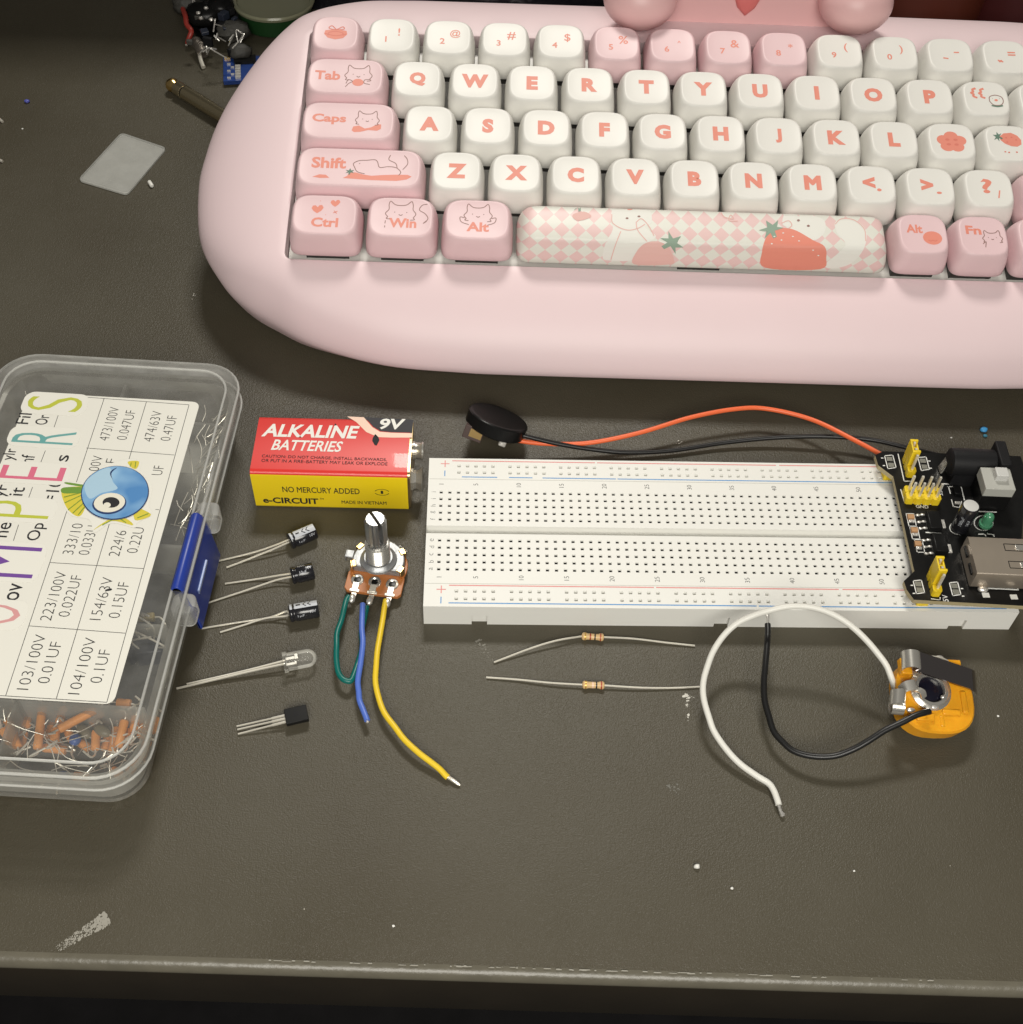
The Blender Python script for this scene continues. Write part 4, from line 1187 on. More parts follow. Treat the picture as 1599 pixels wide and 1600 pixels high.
def electrolytic(label, ax, bx, leads, style):
    """can from photo point ax (lead end) to bx (far end); leads: list of photo paths"""
    R = 2.5
    A, B = at(*ax, R), at(*bx, R)
    d = B - A; L = d.length
    t = thing('electrolytic_capacitor', label, 'capacitor', ((A.x + B.x) / 2, (A.y + B.y) / 2, 0), math.atan2(d.y, d.x), 'small electrolytic capacitors on the desk')
    M = Matrix.Translation((0, 0, R)) @ Matrix.Rotation(PI / 2, 4, 'Y')
    h = L / 2
    can = MB().lathe([(1.6, -h), (2.2, -h + .05), (2.5, -h + .35), (2.52, -h + .9), (2.22, -h + 1.25), (2.22, -h + 1.5), (2.5, -h + 1.9), (2.5, h - .35), (2.35, h - .05), (2.1, h)], 32, M).build('can', SLEEVE, t, smooth=50)
    MB().lathe([(2.05, h + .01), (1.9, h + .02), (.05, h + .02)], 24, M).build('can_top', ZINC, t)
    # printed stripe: a patch of the sleeve between two angles
    def patch(b, a0, a1, x0, x1, r=2.535, n=8):
        vs = []
        for k in range(n + 1):
            a = a0 + (a1 - a0) * k / n
            y, z = -r * math.sin(a), r * math.cos(a) + R     # a=0 is straight up, + turns to the viewer
            vs += [(x0, y, z), (x1, y, z)]
        b.add(vs, [(2 * k, 2 * k + 1, 2 * k + 3, 2 * k + 2) for k in range(n)])
    def wrap_text(s, a_c, x_c, hgt, wid, mt, r=2.55, bold=0.0, flip=False):
        vs, fs, bb = text_shape(s, bold)
        b = MB()
        out = []
        for x, y in vs:
            X = (x - bb['cx']) * wid / bb['w']; Y = (y - bb['cy']) * hgt / bb['h']
            if flip: X, Y = -X, -Y
            a = a_c - Y / r
            out.append((x_c + X, -r * math.sin(a), r * math.cos(a) + R))
        b.add(out, fs)
        return b.build('sleeve_text', mt, can, smooth=0)
    if style != 'plain':
        a0, a1 = ((-.35, .6) if style == 'front' else (-.75, .2))
        b = MB(); patch(b, a0, a1, -h + 1.6, h - .2); patch(b, a0, a1, -h + .35, -h + 1.0, 2.55)
        b.build('stripe', SLEEVEGREY, can, smooth=40)
        am = (a0 + a1) / 2
        wrap_text('\u2013', am, -h + 2.7, .5, 1.2, SLEEVE, 2.57, .03)
        b = MB()
        for xc in (-.2, 1.1):
            for k in (0, 1):
                aa = am - .22 if k else am + .22
                vs = []
                for (dx, q) in ((0, 0), (.35, 0), (1.15, 1), (.8, 1)):
                    a = am + (0 if q == 0 else (aa - am) * 1.4)
                    vs.append((xc + dx, -2.575 * math.sin(a), 2.575 * math.cos(a) + R))
                b.add(vs, [(0, 1, 2, 3)])
        b.build('chevron', SLEEVE, can, smooth=0)
        wrap_text('10V', .95 if style == 'front' else .75, h - 1.6, .8, 1.6, SLEEVEGREY, 2.56)
        wrap_text('1\u00b5F', 1.1 if style == 'back' else 1.25, -h + 3.2, .8, 1.9, SLEEVEGREY, 2.56)
    else:
        wrap_text('10\u00b5F', .55, -h + 3.4, 1.1, 2.0, SLEEVEGREY, 2.56, 0)
        wrap_text('10V', .1, -h + 5.2, 1.0, 1.6, SLEEVEGREY, 2.56, 0)
        wrap_text('++', .7, -h + 1.35, .5, .9, SLEEVEGREY, 2.56, 0)
        wrap_text('105C', -.35, 0, .7, 2.0, SLEEVEGREY, 2.56, 0)
    for k, pth in enumerate(leads):
        n = len(pth)
        pw = [at(x, y, R + (.35 - R) * min(1, i / (n - 1) * 1.35)) for i, (x, y) in enumerate(pth)]
        MB().tube(catmull(pw, 6), .27, 8).build('lead', TIN, t, world=True)

electrolytic('black electrolytic capacitor with broad grey arrow stripe, farthest of the three near the blue latch', (452, 846), (492, 829), [[(452, 843), (430, 852), (400, 862), (365, 871), (331, 879)], [(452, 847), (425, 859), (400, 869), (375, 879), (354, 887)]], 'front')
electrolytic('plain black electrolytic capacitor without grey stripe, middle of the three below the battery', (455, 900), (490, 892), [[(457, 896), (430, 900), (400, 905), (352, 912)], [(457, 901), (430, 907), (380, 924), (322, 943)]], 'plain')
electrolytic('black electrolytic capacitor with grey stripe along its top, nearest to the clear LED', (452, 959), (498, 951), [[(451, 957), (445, 956), (420, 965), (370, 973), (315, 982)], [(451, 961), (444, 963), (415, 966), (380, 977), (344, 988)]], 'back')

def build_led():
    R = 2.5
    A, B = at(443, 1036, R + .2), at(495, 1026, R + .2)
    d = B - A; L = d.length
    t = thing('led', 'clear round-nosed LED lying on the desk below the capacitors', 'led', ((A.x + B.x) / 2, (A.y + B.y) / 2, 0), math.atan2(d.y, d.x))
    h = L / 2
    M = Matrix.Translation((0, 0, R + .3)) @ Matrix.Rotation(PI / 2, 4, 'Y')
    prof = [(2.8, -h), (2.85, -h + .2), (2.85, -h + 1.0), (2.5, -h + 1.15), (2.48, h - 2.5)]
    for k in range(1, 7):
        a = PI / 2 * k / 7
        prof.append((2.48 * math.cos(a), h - 2.5 + 2.5 * math.sin(a)))
    MB().lathe(prof, 36, M).build('lens', EPOXY, t, smooth=50)
    b = MB()
    b.box((-h + 2.2, .9, R + .3), (3.0, .8, .5)); b.box((-h + 3.6, .9, R + .3), (.8, 1.6, 1.4)); b.box((-h + 2.0, -.9, R + .3), (2.6, .7, .5)); b.box((-h + 3.2, -.8, R + .3), (.5, .8, .9))
    b.build('lead_frame', METAL, t)
    for k, pth in enumerate(([(446, 1032), (400, 1044), (350, 1056), (292, 1069)], [(446, 1037), (400, 1047), (340, 1061), (276, 1076)])):
        pw = [at(x, y, R + (.4 - R) * i / 3) for i, (x, y) in enumerate(pth)]
        MB().tube(catmull(pw, 5), .3, 4).build('lead', TIN, t, world=True)
build_led()

def build_transistor():
    A, B = at(446, 1123, 1.8), at(481, 1115, 1.8)
    d = B - A; L = d.length
    t = thing('transistor', 'small black three-legged transistor lying on the desk nearest the front edge', 'transistor', ((A.x + B.x) / 2, (A.y + B.y) / 2, 0), math.atan2(d.y, d.x))
    # flat face turned up: D-shaped section extruded along x
    prof = [(-2.25, 2.9), (2.25, 2.9), (2.3, 2.0)] + [(2.3 * math.cos(a), 2.0 - 1.9 * math.sin(a)) for a in [PI * k / 10 for k in range(1, 10)]] + [(-2.3, 2.0)]
    MB().loft([[(x, y, z) for y, z in prof] for x in (-L / 2, L / 2)]).build('body', BLACK, t, bevel=.15, smooth=30)
    MB().lathe([(.7, 2.905), (.6, 2.91)], 16).build('mould_mark', MATBLACK, t)
    for a, e in (((450, 1117), (370, 1135)), ((450, 1122), (371, 1140)), ((450, 1127), (372, 1147))):
        p, q = at(*a, 1.9), at(*e, .5)
        dd = (q - p)
        b = MB().tube([p, p + dd * .3, p + dd * .33, q], [.36, .36, .24, .24], 4)
        b.build('leg', TIN, t, world=True)
build_transistor()

def resistor(label, a, e, lp, rp, bands):
    R = 1.05
    A, B = at(*a, R), at(*e, R)
    d = B - A; L = d.length; h = L / 2
    t = thing('resistor', label, 'resistor', ((A.x + B.x) / 2, (A.y + B.y) / 2, 0), math.atan2(d.y, d.x), 'resistors below the breadboard')
    M = Matrix.Translation((0, 0, R)) @ Matrix.Rotation(PI / 2, 4, 'Y')
    prof = [(.3, -h), (.85, -h + .12), (1.1, -h + .5), (1.1, -h + 1.1), (.9, -h + 1.6), (.88, h - 1.6), (1.1, h - 1.1), (1.1, h - .5), (.85, h - .12), (.3, h)]
    body = MB().lathe(prof, 24, M).build('body', BEIGE, t, smooth=60)
    def rad_at(x):
        for (r0, x0), (r1, x1) in zip(prof, prof[1:]):
            if x0 <= x <= x1: return r0 + (r1 - r0) * (x - x0) / (x1 - x0)
        return 1
    for x, c in bands:
        MB().lathe([(rad_at(x - .2) + .015, x - .2), (rad_at(x) + .02, x), (rad_at(x + .2) + .015, x + .2)], 24, M, cap=False).build('colour_band', c, body)
    for pth in (lp, rp):
        n = len(pth)
        pw = [at(x, y, z) for x, y, z in pth]
        MB().tube(catmull(pw, 5), .27, 8).build('lead', TIN, t, world=True)
BROWN = mat('brown band', (.12, .02, .01), .4); BANDBLACK = mat('black band', (.012, .012, .012), .4); GOLD = mat('gold band', (.62, .38, .09), .35, .6); REDB = mat('red brown band', (.35, .05, .02), .4)
resistor('beige resistor with bent left lead, closer to the breadboard', (909, 994), (944, 996), [(911, 994, 1.05), (870, 1001, 1.6), (830, 1013, 1.2), (772, 1035, .4)], [(942, 995.5, 1.05), (990, 998, 1.0), (1040, 1004, .6), (1086, 1009, .4)], ((-2.1, GOLD), (-.7, REDB), (.6, BANDBLACK), (2.1, REDB)))
resistor('beige resistor with straight leads, ending at the white wire loop', (910, 1070), (945, 1071), [(912, 1070, 1.05), (860, 1067, .9), (810, 1062, .6), (760, 1058.5, .4)], [(944, 1071, 1.05), (1000, 1074.5, .8), (1050, 1075, .5), (1097, 1073, .4)], ((-2.1, GOLD), (-.2, CREAM), (.8, BANDBLACK), (2.1, REDB)))

# ------------------------------------------------------------------ potentiometer
def build_pot():
    rz = rad(-8.5)
    c = Vector((-17.2, 5.0, 0))
    t = thing('potentiometer', 'rotary potentiometer with knurled metal shaft and green, blue and yellow wires', 'potentiometer', c, rz)
    # brown board: round at the back, square tab at the front
    out = [(8.2 * math.cos(a), 8.2 * math.sin(a)) for a in [rad(-20 + 220 * k / 20) for k in range(21)]]
    tab = [(-8.1, -3.5), (-8.1, -8.8), (-7.2, -9.8), (7.2, -9.8), (8.1, -8.8), (8.1, -3.5)]
    z0, z1 = 1.8, 3.0
    MB().prism(out + tab, z0, z1).build('board', PHENOLIC, t, bevel=.15)
    MB().lathe([(7.6, .1), (7.8, .4), (7.8, z0)], 32).build('back_can', mat('dark back can', (.05, .045, .04), .5), t)
    # plated can with four folded tabs
    can = [(7.4 * math.cos(a), 7.4 * math.sin(a)) for a in [rad(-24 + 228 * k / 24) for k in range(25)]]
    MB().prism(can, z1, 5.8).build('can', ZINC, t, bevel=.35)
    MB().lathe([(5.3, 5.8), (5.1, 6.4), (4.4, 6.8), (4.0, 7.3)], 28).build('collar', ZINC, t)
    MB().box((0, -3.2, 5.9), (5.6, 1.4, .7)).build('collar_step', ZINC, t, bevel=.15)
    for ang in (32, 148, 200, -20):
        a = rad(ang)
        MB().box((0, 0, 0), (1.2, 2.2, .5), Matrix.Rotation(a, 4, 'Z') @ Matrix.Translation((7.0, 0, 5.9))).build('fold_tab', BRASS, t, bevel=.15)
        MB().box((0, 0, 0), (.5, 2.2, 4.2), Matrix.Rotation(a, 4, 'Z') @ Matrix.Translation((7.75, 0, 4.0))).build('fold_tab', BRASS, t, bevel=.15)
    MB().box((-8.6, 1.2, 5.2), (2.4, 2.6, .5)).box((-9.6, 1.2, 4.4), (.5, 2.6, 2.2)).build('locating_lug', ZINC, t, bevel=.2)
    # threaded bushing
    prof = [(3.4, 7.0)]
    z = 7.2
    while z < 13.2:
        prof += [(3.2, z), (3.5, z + .3)]; z += .6
    prof += [(3.3, 13.4), (2.6, 13.6)]
    MB().lathe(prof, 32).build('bushing', METAL, t, smooth=20)
    # knurled shaft with a saw slot
    n = 14
    b = MB()
    def ringk(r, z, amp, half):
        o = []
        for i in range(n + 1):
            a = -PI / 2 + PI * i / n
            rr = r + (amp if i % 2 else 0)
            x, y = rr * math.cos(a), rr * math.sin(a)
            o.append((half * max(x, .45), y, z) if x > .44 else (half * .45, y, z))
        return o
    Rk = Matrix.Rotation(rad(40), 4, 'Z')
    for half in (1, -1):
        b.loft([ringk(2.75, 13.2, 0, half), ringk(2.75, 14.6, 0, half), ringk(2.5, 14.9, .55, half), ringk(2.5, 23.9, .55, half), ringk(2.45, 24.5, .1, half)], M=Rk)
    b.lathe([(2.6, 13.2), (2.6, 15.2)], 24)
    b.build('shaft', mat('bright plated shaft', (.42, .42, .42), .36, .9), t, smooth=12)
    # eyelets and lugs
    for k, x in enumerate((-5, 0, 5)):
        MB().lathe([(.95, z1 + .02), (.95, z1 + .25), (1.2, z1 + .5), (1.7, z1 + .4), (1.9, z1 + .02)], 20, Matrix.Translation((x, -5.9, 0))).build('eyelet', METAL, t)
        MB().lathe([(.95, z1 + .12), (.9, z1 + .13)], 16, Matrix.Translation((x, -5.9, 0))).build('eyelet_hole', BLACK, t)
        lug = MB()
        lug.box((x, -8.2, z1 + .25), (1.8, 2.6, .45)); lug.box((x, -9.6, z1 + .1), (2.8, .8, .5)); lug.box((x, -11.6, z1 - .3), (1.5, 2.8, .45))
        lug.build('lug', TIN, t, bevel=.12)
        MB().sphere((x - .1, -12.2, z1 - .1), (.95, 1.6, .9), 14, 10).build('solder_blob', SOLDER, t)
    def wire(name, mt, pts, r=.8):
        MB().tube(wob(catmull([at(*p) for p in pts], 8), .14, 5, len(pts)), r, 12).build(name, mt, t, world=True)
    wire('green_wire', WIREGREEN, [(545, 932, 3.0), (540, 945, 3.2), (532, 975, 4.0), (525, 1005, 4.5), (527, 1040, 4.0), (535, 1060, 3.6), (546, 1064, 3.4), (556, 1050, 3.2), (563, 1015, 3), (567, 980, 2.6), (573, 948, 2.4)])
    wire('blue_wire', WIREBLUE, [(567, 944, 3.8), (566, 975, 4.4), (566, 1010, 4.6), (561, 1060, 4.0), (561, 1085, 3.2), (567, 1108, 3.0), (574, 1126, 3.0)])
    MB().tube([at(574, 1125, 3.0), at(574.5, 1129, 3.0)], .35, 6).build('bare_wire_end', TIN, t, world=True)
    wire('yellow_wire', WIREYELLOW, [(603, 938, 3.0), (600, 960, 3.4), (593, 1000, 4.2), (588, 1035, 4.2), (589, 1075, 3.4), (602, 1115, 3.2), (625, 1148, 3.2), (658, 1180, 2.6), (685, 1200, 1.8), (700, 1215, 1.2)])
    MB().tube(catmull([at(700, 1214, 1.2), at(708, 1219, 1.0), at(719, 1227, .6)], 6), [.5, .45, .55, .42, .5, .45, .52, .45, .5, .44, .4, .35, .2][:13], 7).build('bare_wire_end', TIN, t, world=True)
    MB().text('50K', 1.5, Matrix.Translation((5.4, 6.6, z1 + .03)) @ Matrix.Rotation(rad(-35), 4, 'Z')).build('marking', WHITEPRINT, t, smooth=0, flat=True)
build_pot()

# ------------------------------------------------------------------ breadboard
P = 2.54
HB = 8.6
def build_breadboard():
    t = thing('breadboard', 'long white solderless breadboard with red and blue rail lines across the desk', 'breadboard', (78.7, 13.9, 0))
    X0, X1, Y0, Y1 = -3.9, 161.3, -12.7, 41.2
    ztop = HB
    b = MB()
    hole = .5
    xs63 = [P * i for i in range(63)]
    rail_x = [P * (2 + 6 * g + i) for g in range(10) for i in range(5)]
    rail_x = [x - 0.0 for x in rail_x if x < 158]
    def strip(y0, y1, cols, rows, dark):
        """one flat strip of the top with square tapered holes"""
        gx = sorted([X0, X1] + [c + s * hole for c in cols for s in (-1, 1)])
        gy = sorted([y0, y1] + [r + s * hole for r in rows for s in (-1, 1)])
        hs = set((round(c, 3), round(r, 3)) for c in cols for r in rows)
        idx = {}
        vs = []
        for j, y in enumerate(gy):
            for i, x in enumerate(gx):
                idx[i, j] = len(vs); vs.append((x, y, ztop))
        fs = []; ms = []
        for j in range(len(gy) - 1):
            for i in range(len(gx) - 1):
                cx, cy = (gx[i] + gx[i + 1]) / 2, (gy[j] + gy[j + 1]) / 2
                if (round(cx, 3), round(cy, 3)) in hs and abs(gx[i + 1] - gx[i] - 2 * hole) < 1e-4 and abs(gy[j + 1] - gy[j] - 2 * hole) < 1e-4:
                    o = len(vs)
                    t_ = .37; dz = .35
                    for x, y in ((cx - t_, cy - t_), (cx + t_, cy - t_), (cx + t_, cy + t_), (cx - t_, cy + t_)): vs.append((x, y, ztop - dz))
                    zz = 3.4 if dark else 1.25
                    for x, y in ((cx - t_, cy - t_), (cx + t_, cy - t_), (cx + t_, cy + t_), (cx - t_, cy + t_)): vs.append((x, y, ztop - zz))
                    q = [idx[i, j], idx[i + 1, j], idx[i + 1, j + 1], idx[i, j + 1]]
                    for k in range(4):
                        n = (k + 1) % 4
                        fs.append((q[k], q[n], o + n, o + k)); ms.append(0)
                        fs.append((o + k, o + n, o + 4 + n, o + 4 + k)); ms.append(1 if dark else 0)
                    fs.append((o + 4, o + 5, o + 6, o + 7)); ms.append(1 if dark else 2)
                else:
                    fs.append((idx[i, j], idx[i + 1, j], idx[i + 1, j + 1], idx[i, j + 1])); ms.append(0)
        o0 = len(b.v)
        b.add(vs, fs); b.m[-len(ms):] = ms
    strip(-12.7, -5.0, rail_x, [-10.0, -7.46], False)
    strip(-5.0, 12.6, xs63, [0, P, 2 * P, 3 * P, 4 * P], True)
    strip(15.4, 33.0, xs63, [17.78 + P * i for i in range(5)], True)
    strip(33.0, 41.2, rail_x, [35.7, 38.24], False)
    # centre channel
    b.add([(X0, 12.6, ztop), (X1, 12.6, ztop), (X1, 12.8, ztop - 2.6), (X0, 12.8, ztop - 2.6), (X0, 15.2, ztop - 2.6), (X1, 15.2, ztop - 2.6), (X1, 15.4, ztop), (X0, 15.4, ztop)], [(0, 1, 2, 3), (3, 2, 5, 4), (4, 5, 6, 7)])
    # sides with the small snap notches on the front
    notches = [(9.4, 13.7), (77.2, 81.2), (143.6, 148.0)]
    xb = X0
    zt = ztop
    def quad(p): b.add(p, [(0, 1, 2, 3)])
    for a, e in notches + [(X1, X1)]:
        quad([(xb, Y0, 0), (a, Y0, 0), (a, Y0, zt), (xb, Y0, zt)])
        if e > a:
            h_ = 4.3
            quad([(a, Y0, h_), (e, Y0, h_), (e, Y0, zt), (a, Y0, zt)])
            quad([(a, Y0, h_), (a, Y0 + 1.0, h_), (e, Y0 + 1.0, h_), (e, Y0, h_)])
            quad([(a, Y0, 0), (a, Y0 + 1.0, 0), (a, Y0 + 1.0, h_), (a, Y0, h_)])
            quad([(e, Y0, 0), (e, Y0, h_), (e, Y0 + 1.0, h_), (e, Y0 + 1.0, 0)])
            quad([(a, Y0 + 1.0, 0), (e, Y0 + 1.0, 0), (e, Y0 + 1.0, h_), (a, Y0 + 1.0, h_)])
        xb = e
    quad([(X0, Y1, 0), (X0, Y1, zt), (X1, Y1, zt), (X1, Y1, 0)])
    quad([(X0, Y0, 0), (X0, Y0, zt), (X0, Y1, zt), (X0, Y1, 0)])
    quad([(X1, Y0, 0), (X1, Y1, 0), (X1, Y1, zt), (X1, Y0, zt)])
    body = b.build('body', [BOARDWHITE, HOLEDARK, CLIPBRIGHT], t, smooth=0, world=True, flat=True)
    MB().box(((X0 + X1) / 2, (Y0 + Y1) / 2, .35), (X1 - X0 - 1, Y1 - Y0 - 5.2, .6)).build('foam_pad', FOAM, t, world=True)
    # fine seams between the clip-together strips
    for y in (-5.0, 33.0):
        MB().box((78.7, y, ztop + .01), (X1 - X0 - .4, .16, .03)).build('seam', mat('seam shade', (.50, .495, .45), .5), t, world=True)
    zz = ztop + .03
    def line(x0, x1, y, mt, name, w=.34): 
        MB().add([(x0, y - w / 2, zz), (x1, y - w / 2, zz), (x1, y + w / 2, zz), (x0, y + w / 2, zz)], [(0, 1, 2, 3)]).build(name, mt, t, world=True, smooth=0)
    for x0, x1 in ((3.0, 46), (46.6, 101), (102, 158)): line(x0, x1, 40.2, REDLINE, 'red_line')
    for x0, x1 in ((6, 16.5), (20, 27), (30, 52), (52.4, 158)): line(x0, x1, 33.9, BLUELINE, 'blue_line')
    for x0, x1 in ((3, 60), (60.6, 112), (113, 158)): line(x0, x1, -5.6, REDLINE, 'red_line')
    for x0, x1 in ((3, 88), (88.6, 158)): line(x0, x1, -11.5, BLUELINE, 'blue_line')
    for y, s, m_ in ((39.0, '+', REDLINE), (35.2, '\u2013', BLUELINE), (-7.0, '+', REDLINE), (-10.6, '\u2013', BLUELINE)):
        b = MB()
        b.box((.9, y, zz), (2.6, .3, .01)) if s == '+' else None
        b.box((.9, y, zz + .002), (.3, 2.6 if s == '+' else 2.2, .01))
        b.build('polarity_mark', m_, t, world=True, smooth=0)
    b = MB()
    for n in (1, 5, 10, 15, 20, 25, 30, 35, 40, 45, 50, 55, 60):
        for y, dx in ((31.0, 0), (-2.8, .2)):
            b.text(str(n), 1.35, Matrix.Translation(((n - 1) * P + dx, y, zz)) @ Matrix.Rotation(PI / 2, 4, 'Z'), None, -.01)
    for i, c in enumerate('abcde'): b.text(c, 1.4 if c in 'bd' else 1.05, Matrix.Translation((-2.2, i * P, zz)) @ Matrix.Rotation(PI / 2, 4, 'Z'), None, -.015)
    for i, c in enumerate('fghij'): b.text(c, 1.4, Matrix.Translation((-2.2, 17.78 + i * P, zz)) @ Matrix.Rotation(PI / 2, 4, 'Z'), None, -.015)
    b.build('printed_numbers', GREYINK, t, world=True, smooth=0, flat=True)
build_breadboard()

# ------------------------------------------------------------------ power module
def build_module():
    zt = 13.6
    q7 = lambda x, y: (1340 + x / 5.332, 660 + y / 5.332)
    A7 = lambda x, y, z=zt: at(*q7(x, y), z)
    outl = [A7(215, 240), A7(148, 272), A7(175, 358), A7(300, 452), A7(475, 1240), A7(388, 1322), A7(412, 1395), A7(472, 1478), A7(1400, 1530)]
    br = outl[-1]
    tr = A7(1010, 245)
    outl += [br + Vector((2.6, 1.5, 0)), br + Vector((1.6, 12, 0)), tr + Vector((12.5, -8, 0)), tr + Vector((12.5, -1.5, 0))]
    c = sum(outl, Vector()) / len(outl)
    t = thing('power_module', 'black breadboard power supply module with yellow headers plugged into the right end of breadboard', 'power module', (c.x, c.y, HB))
    poly = [(p.x, p.y) for p in outl]
    poly.reverse()
    b = MB().prism(poly, zt - 1.6, zt)
    for i, f in enumerate(b.f): b.m[i] = 0 if len(f) > 4 else 1
    b.build('circuit_board', [PCBBLACK, PCBEDGE], t, world=True, smooth=0, flat=False)
    rz = rad(-2.5)
    R = Matrix.Rotation(rz, 4, 'Z')
    def put(p): return Matrix.Translation(p) @ R
    # header pins underneath, plugged into the rails
    for yy in (37.0, -8.7):
        MB().box((134.2, yy, HB + 1.7), (3.4, 5.0, 3.0)).build('pin_block', HEADERYELLOW, t, world=True, bevel=.3)
    # yellow pin headers
    def pins(p, xs, ys, h0, h1, par):
        for x in xs:
            for y in ys:
                MB().box((x, y, (h0 + h1) / 2), (.62, .62, h1 - h0), put(p)).build('pin', BRASS if False else TIN, par, world=True)
    def strip(p, nx, ny):
        b = MB()
        for i in range(nx):
            for j in range(ny):
                b.loft([[(x, y, z) for x, y in ((-.8, -1.25), (.8, -1.25), (1.25, -.8), (1.25, .8), (.8, 1.25), (-.8, 1.25), (-1.25, .8), (-1.25, -.8))] for z in (0, 2.5)], M=put(p) @ Matrix.Translation(((i - (nx - 1) / 2) * P, (j - (ny - 1) / 2) * P, 0)))
        return b
    def jumper_header(px_base, name='header'):
        p = px_base
        hd = strip(p, 1, 3).build('pin_header', HEADERYELLOW, t, world=True, smooth=0)
        pins(p, [0], [-P, 0, P], 2.5, 8.6, hd_dummy(hd))
        # cap on the two far pins
        cp = MB()
        M = put(p) @ Matrix.Translation((0, P / 2, 2.6))
        for y in (-1, 1):
            cp.box((0, y * 2.15, 3.1), (2.4, .75, 6.2), M)
        cp.box((-.95, 0, 3.1), (.55, 3.6, 6.2), M); cp.box((.95, 0, 2.6), (.55, 3.6, 5.2), M); cp.box((0, 0, 2.6), (1.4, .6, 5.2), M); cp.box((0,0,2.2),(1.5,3.6,4.4),M)
        cp.build('jumper_cap', HEADERYELLOW, t, world=True, bevel=.2)
    def hd_dummy(o): return t
    pj1 = A7(432, 415, zt + 0); pj2 = A7(642, 1400, zt + 0)
    jumper_header(Vector((pj1.x, pj1.y + 1.6, zt)))
    jumper_header(Vector((pj2.x, pj2.y + 1.6, zt)))
    pm = A7(535, 610, zt + 1.2); pm.z = zt
    strip(pm, 4, 2).build('pin_header', HEADERYELLOW, t, world=True, smooth=0)
    pins(pm, [(i - 1.5) * P for i in range(4)], [-P / 2, P / 2], 2.5, 8.2, t)
    # barrel jack
    a, e = A7(790, 330, zt + 5.5), A7(1130, 345, zt + 5.5)
    L = (e - a).length
    M = Matrix.Translation((a + e) / 2) @ R
    X = Matrix.Rotation(PI / 2, 4, 'Y')
    bj = MB().lathe([(3.2, -L / 2 - 1.2), (4.1, -L / 2 - .6), (4.2, -L / 2), (4.2, L / 2)], 32, M @ X)
    bj.box((0, -.2, -3.3), (L, 8.4, 4.4), M)
    bj.build('barrel_jack', MATBLACK, t, world=True, smooth=40)
    fl = MB().box((L / 2 + 1.4, 0, -.2), (3.2, 9.4, 10.8), M)
    fl.build('jack_flange', MATBLACK, t, world=True, bevel=.4)
    MB().loft([[(x, y, z) for x, y in rrect(.45, 1.5, .4, 4)] for z in (0, 6.2)], M=Matrix.Translation(A7(690, 395, zt + .3)) @ R @ Matrix.Rotation(rad(12), 4, 'Y')).build('jack_lug', METAL, t, world=True)
    # push switch
    p = A7(1085, 640, zt)
    MB().box((0, 0, 3.0), (8.4, 8.0, 6.0), put(p)).build('switch_base', BLACK, t, world=True, bevel=.2)
    p2 = Vector((p.x, p.y, zt))
    sw = MB().box((0, .2, 7.4), (8.6, 8.2, 3.6), put(p2)).build('switch_housing', GREYPLASTIC, t, world=True, bevel=.25)
    MB().box((.6, .9, 10.2), (3.6, 3.4, 2.6), put(p2)).build('switch_button', LIGHTGREY, t, world=True, bevel=.3)
    # electrolytic capacitor
    p = A7(850, 885, zt)
    M = put(p)
    cn = MB().lathe([(2.4, .2), (2.5, .6), (2.3, 1.2), (2.5, 1.8), (2.5, 10.2), (2.35, 10.5)], 28, M).build('capacitor_can', SLEEVE, t, world=True)
    MB().lathe([(2.25, 10.45), (2.0, 10.55), (.05, 10.55)], 24, M).build('capacitor_top', LIGHTGREY, t, world=True)
    for ang0, s in ((-2.2, '100\u00b5F'), (-1.5, '16V'), (-.7, 'RVT')):
        vs, fs, bb = text_shape(s, 0)
        b = MB()
        r = 2.53
        b.add([(r * math.cos(ang0 + (y - bb['cy']) * -1.3 / r), r * math.sin(ang0 + (y - bb['cy']) * -1.3 / r), 5.5 + (x - bb['cx']) * 1.6) for x, y in vs], fs, 0, M)
        b.build('sleeve_text', SLEEVEGREY, t, world=True, smooth=0)
    # green indicator
    p = A7(1062, 858, zt)
    M = put(p)
    MB().lathe([(1.9, .3), (1.95, 1.2), (1.55, 1.4), (1.5, 3.6), (1.3, 4.4), (.9, 5.0), (.3, 5.3)], 24, M).build('indicator_led', LEDGREEN, t, world=True, smooth=50)
    # USB socket
    pc = (A7(920, 950, zt + 7) + A7(1000, 1250, zt + 7)) / 2
    M = Matrix.Translation((pc.x, pc.y, zt)) @ R
    LL, WW, HH = 15.5, 13.0, 6.6
    u = MB()
    prof = rrect(WW / 2, HH / 2, .7, 3, 0, HH / 2 + .4)
    profi = rrect(WW / 2 - .4, HH / 2 - .4, .5, 3, 0, HH / 2 + .4)
    u.loft([[(0, y, z) for y, z in prof], [(LL, y, z) for y, z in prof], [(LL, y, z) for y, z in profi], [(2, y, z) for y, z in profi]], True, True, M)
    u.build('usb_shell', STEELCHIP, t, world=True, smooth=40)
    MB().box((8, 0, 2.8), (13, 11, 1.8), M).build('usb_tongue', LIGHTGREY, t, world=True)
    for y in (3.0, -3.0):
        sp = MB()
        sp.box((LL - 3.2, y + 1.15, HH + .42), (5.6, .22, .05), M); sp.box((LL - 3.2, y - 1.15, HH + .42), (5.6, .22, .05), M); sp.box((LL - 6, y, HH + .425), (.22, 2.4, .05), M)
        sp.build('spring_slot', BLACK, t, world=True)
        MB().box((LL - 1.8, y, HH + .5), (2.4, 1.8, .3), M).build('spring_tab', METAL, t, world=True, bevel=.1)
    MB().box((-.25, 3, 4.2), (.4, 3.6, 1.0), M).build('shell_seam', BLACK, t, world=True)
    MB().box((-.25, -3, 4.2), (.4, 3.6, 1.0), M).build('shell_seam', BLACK, t, world=True)
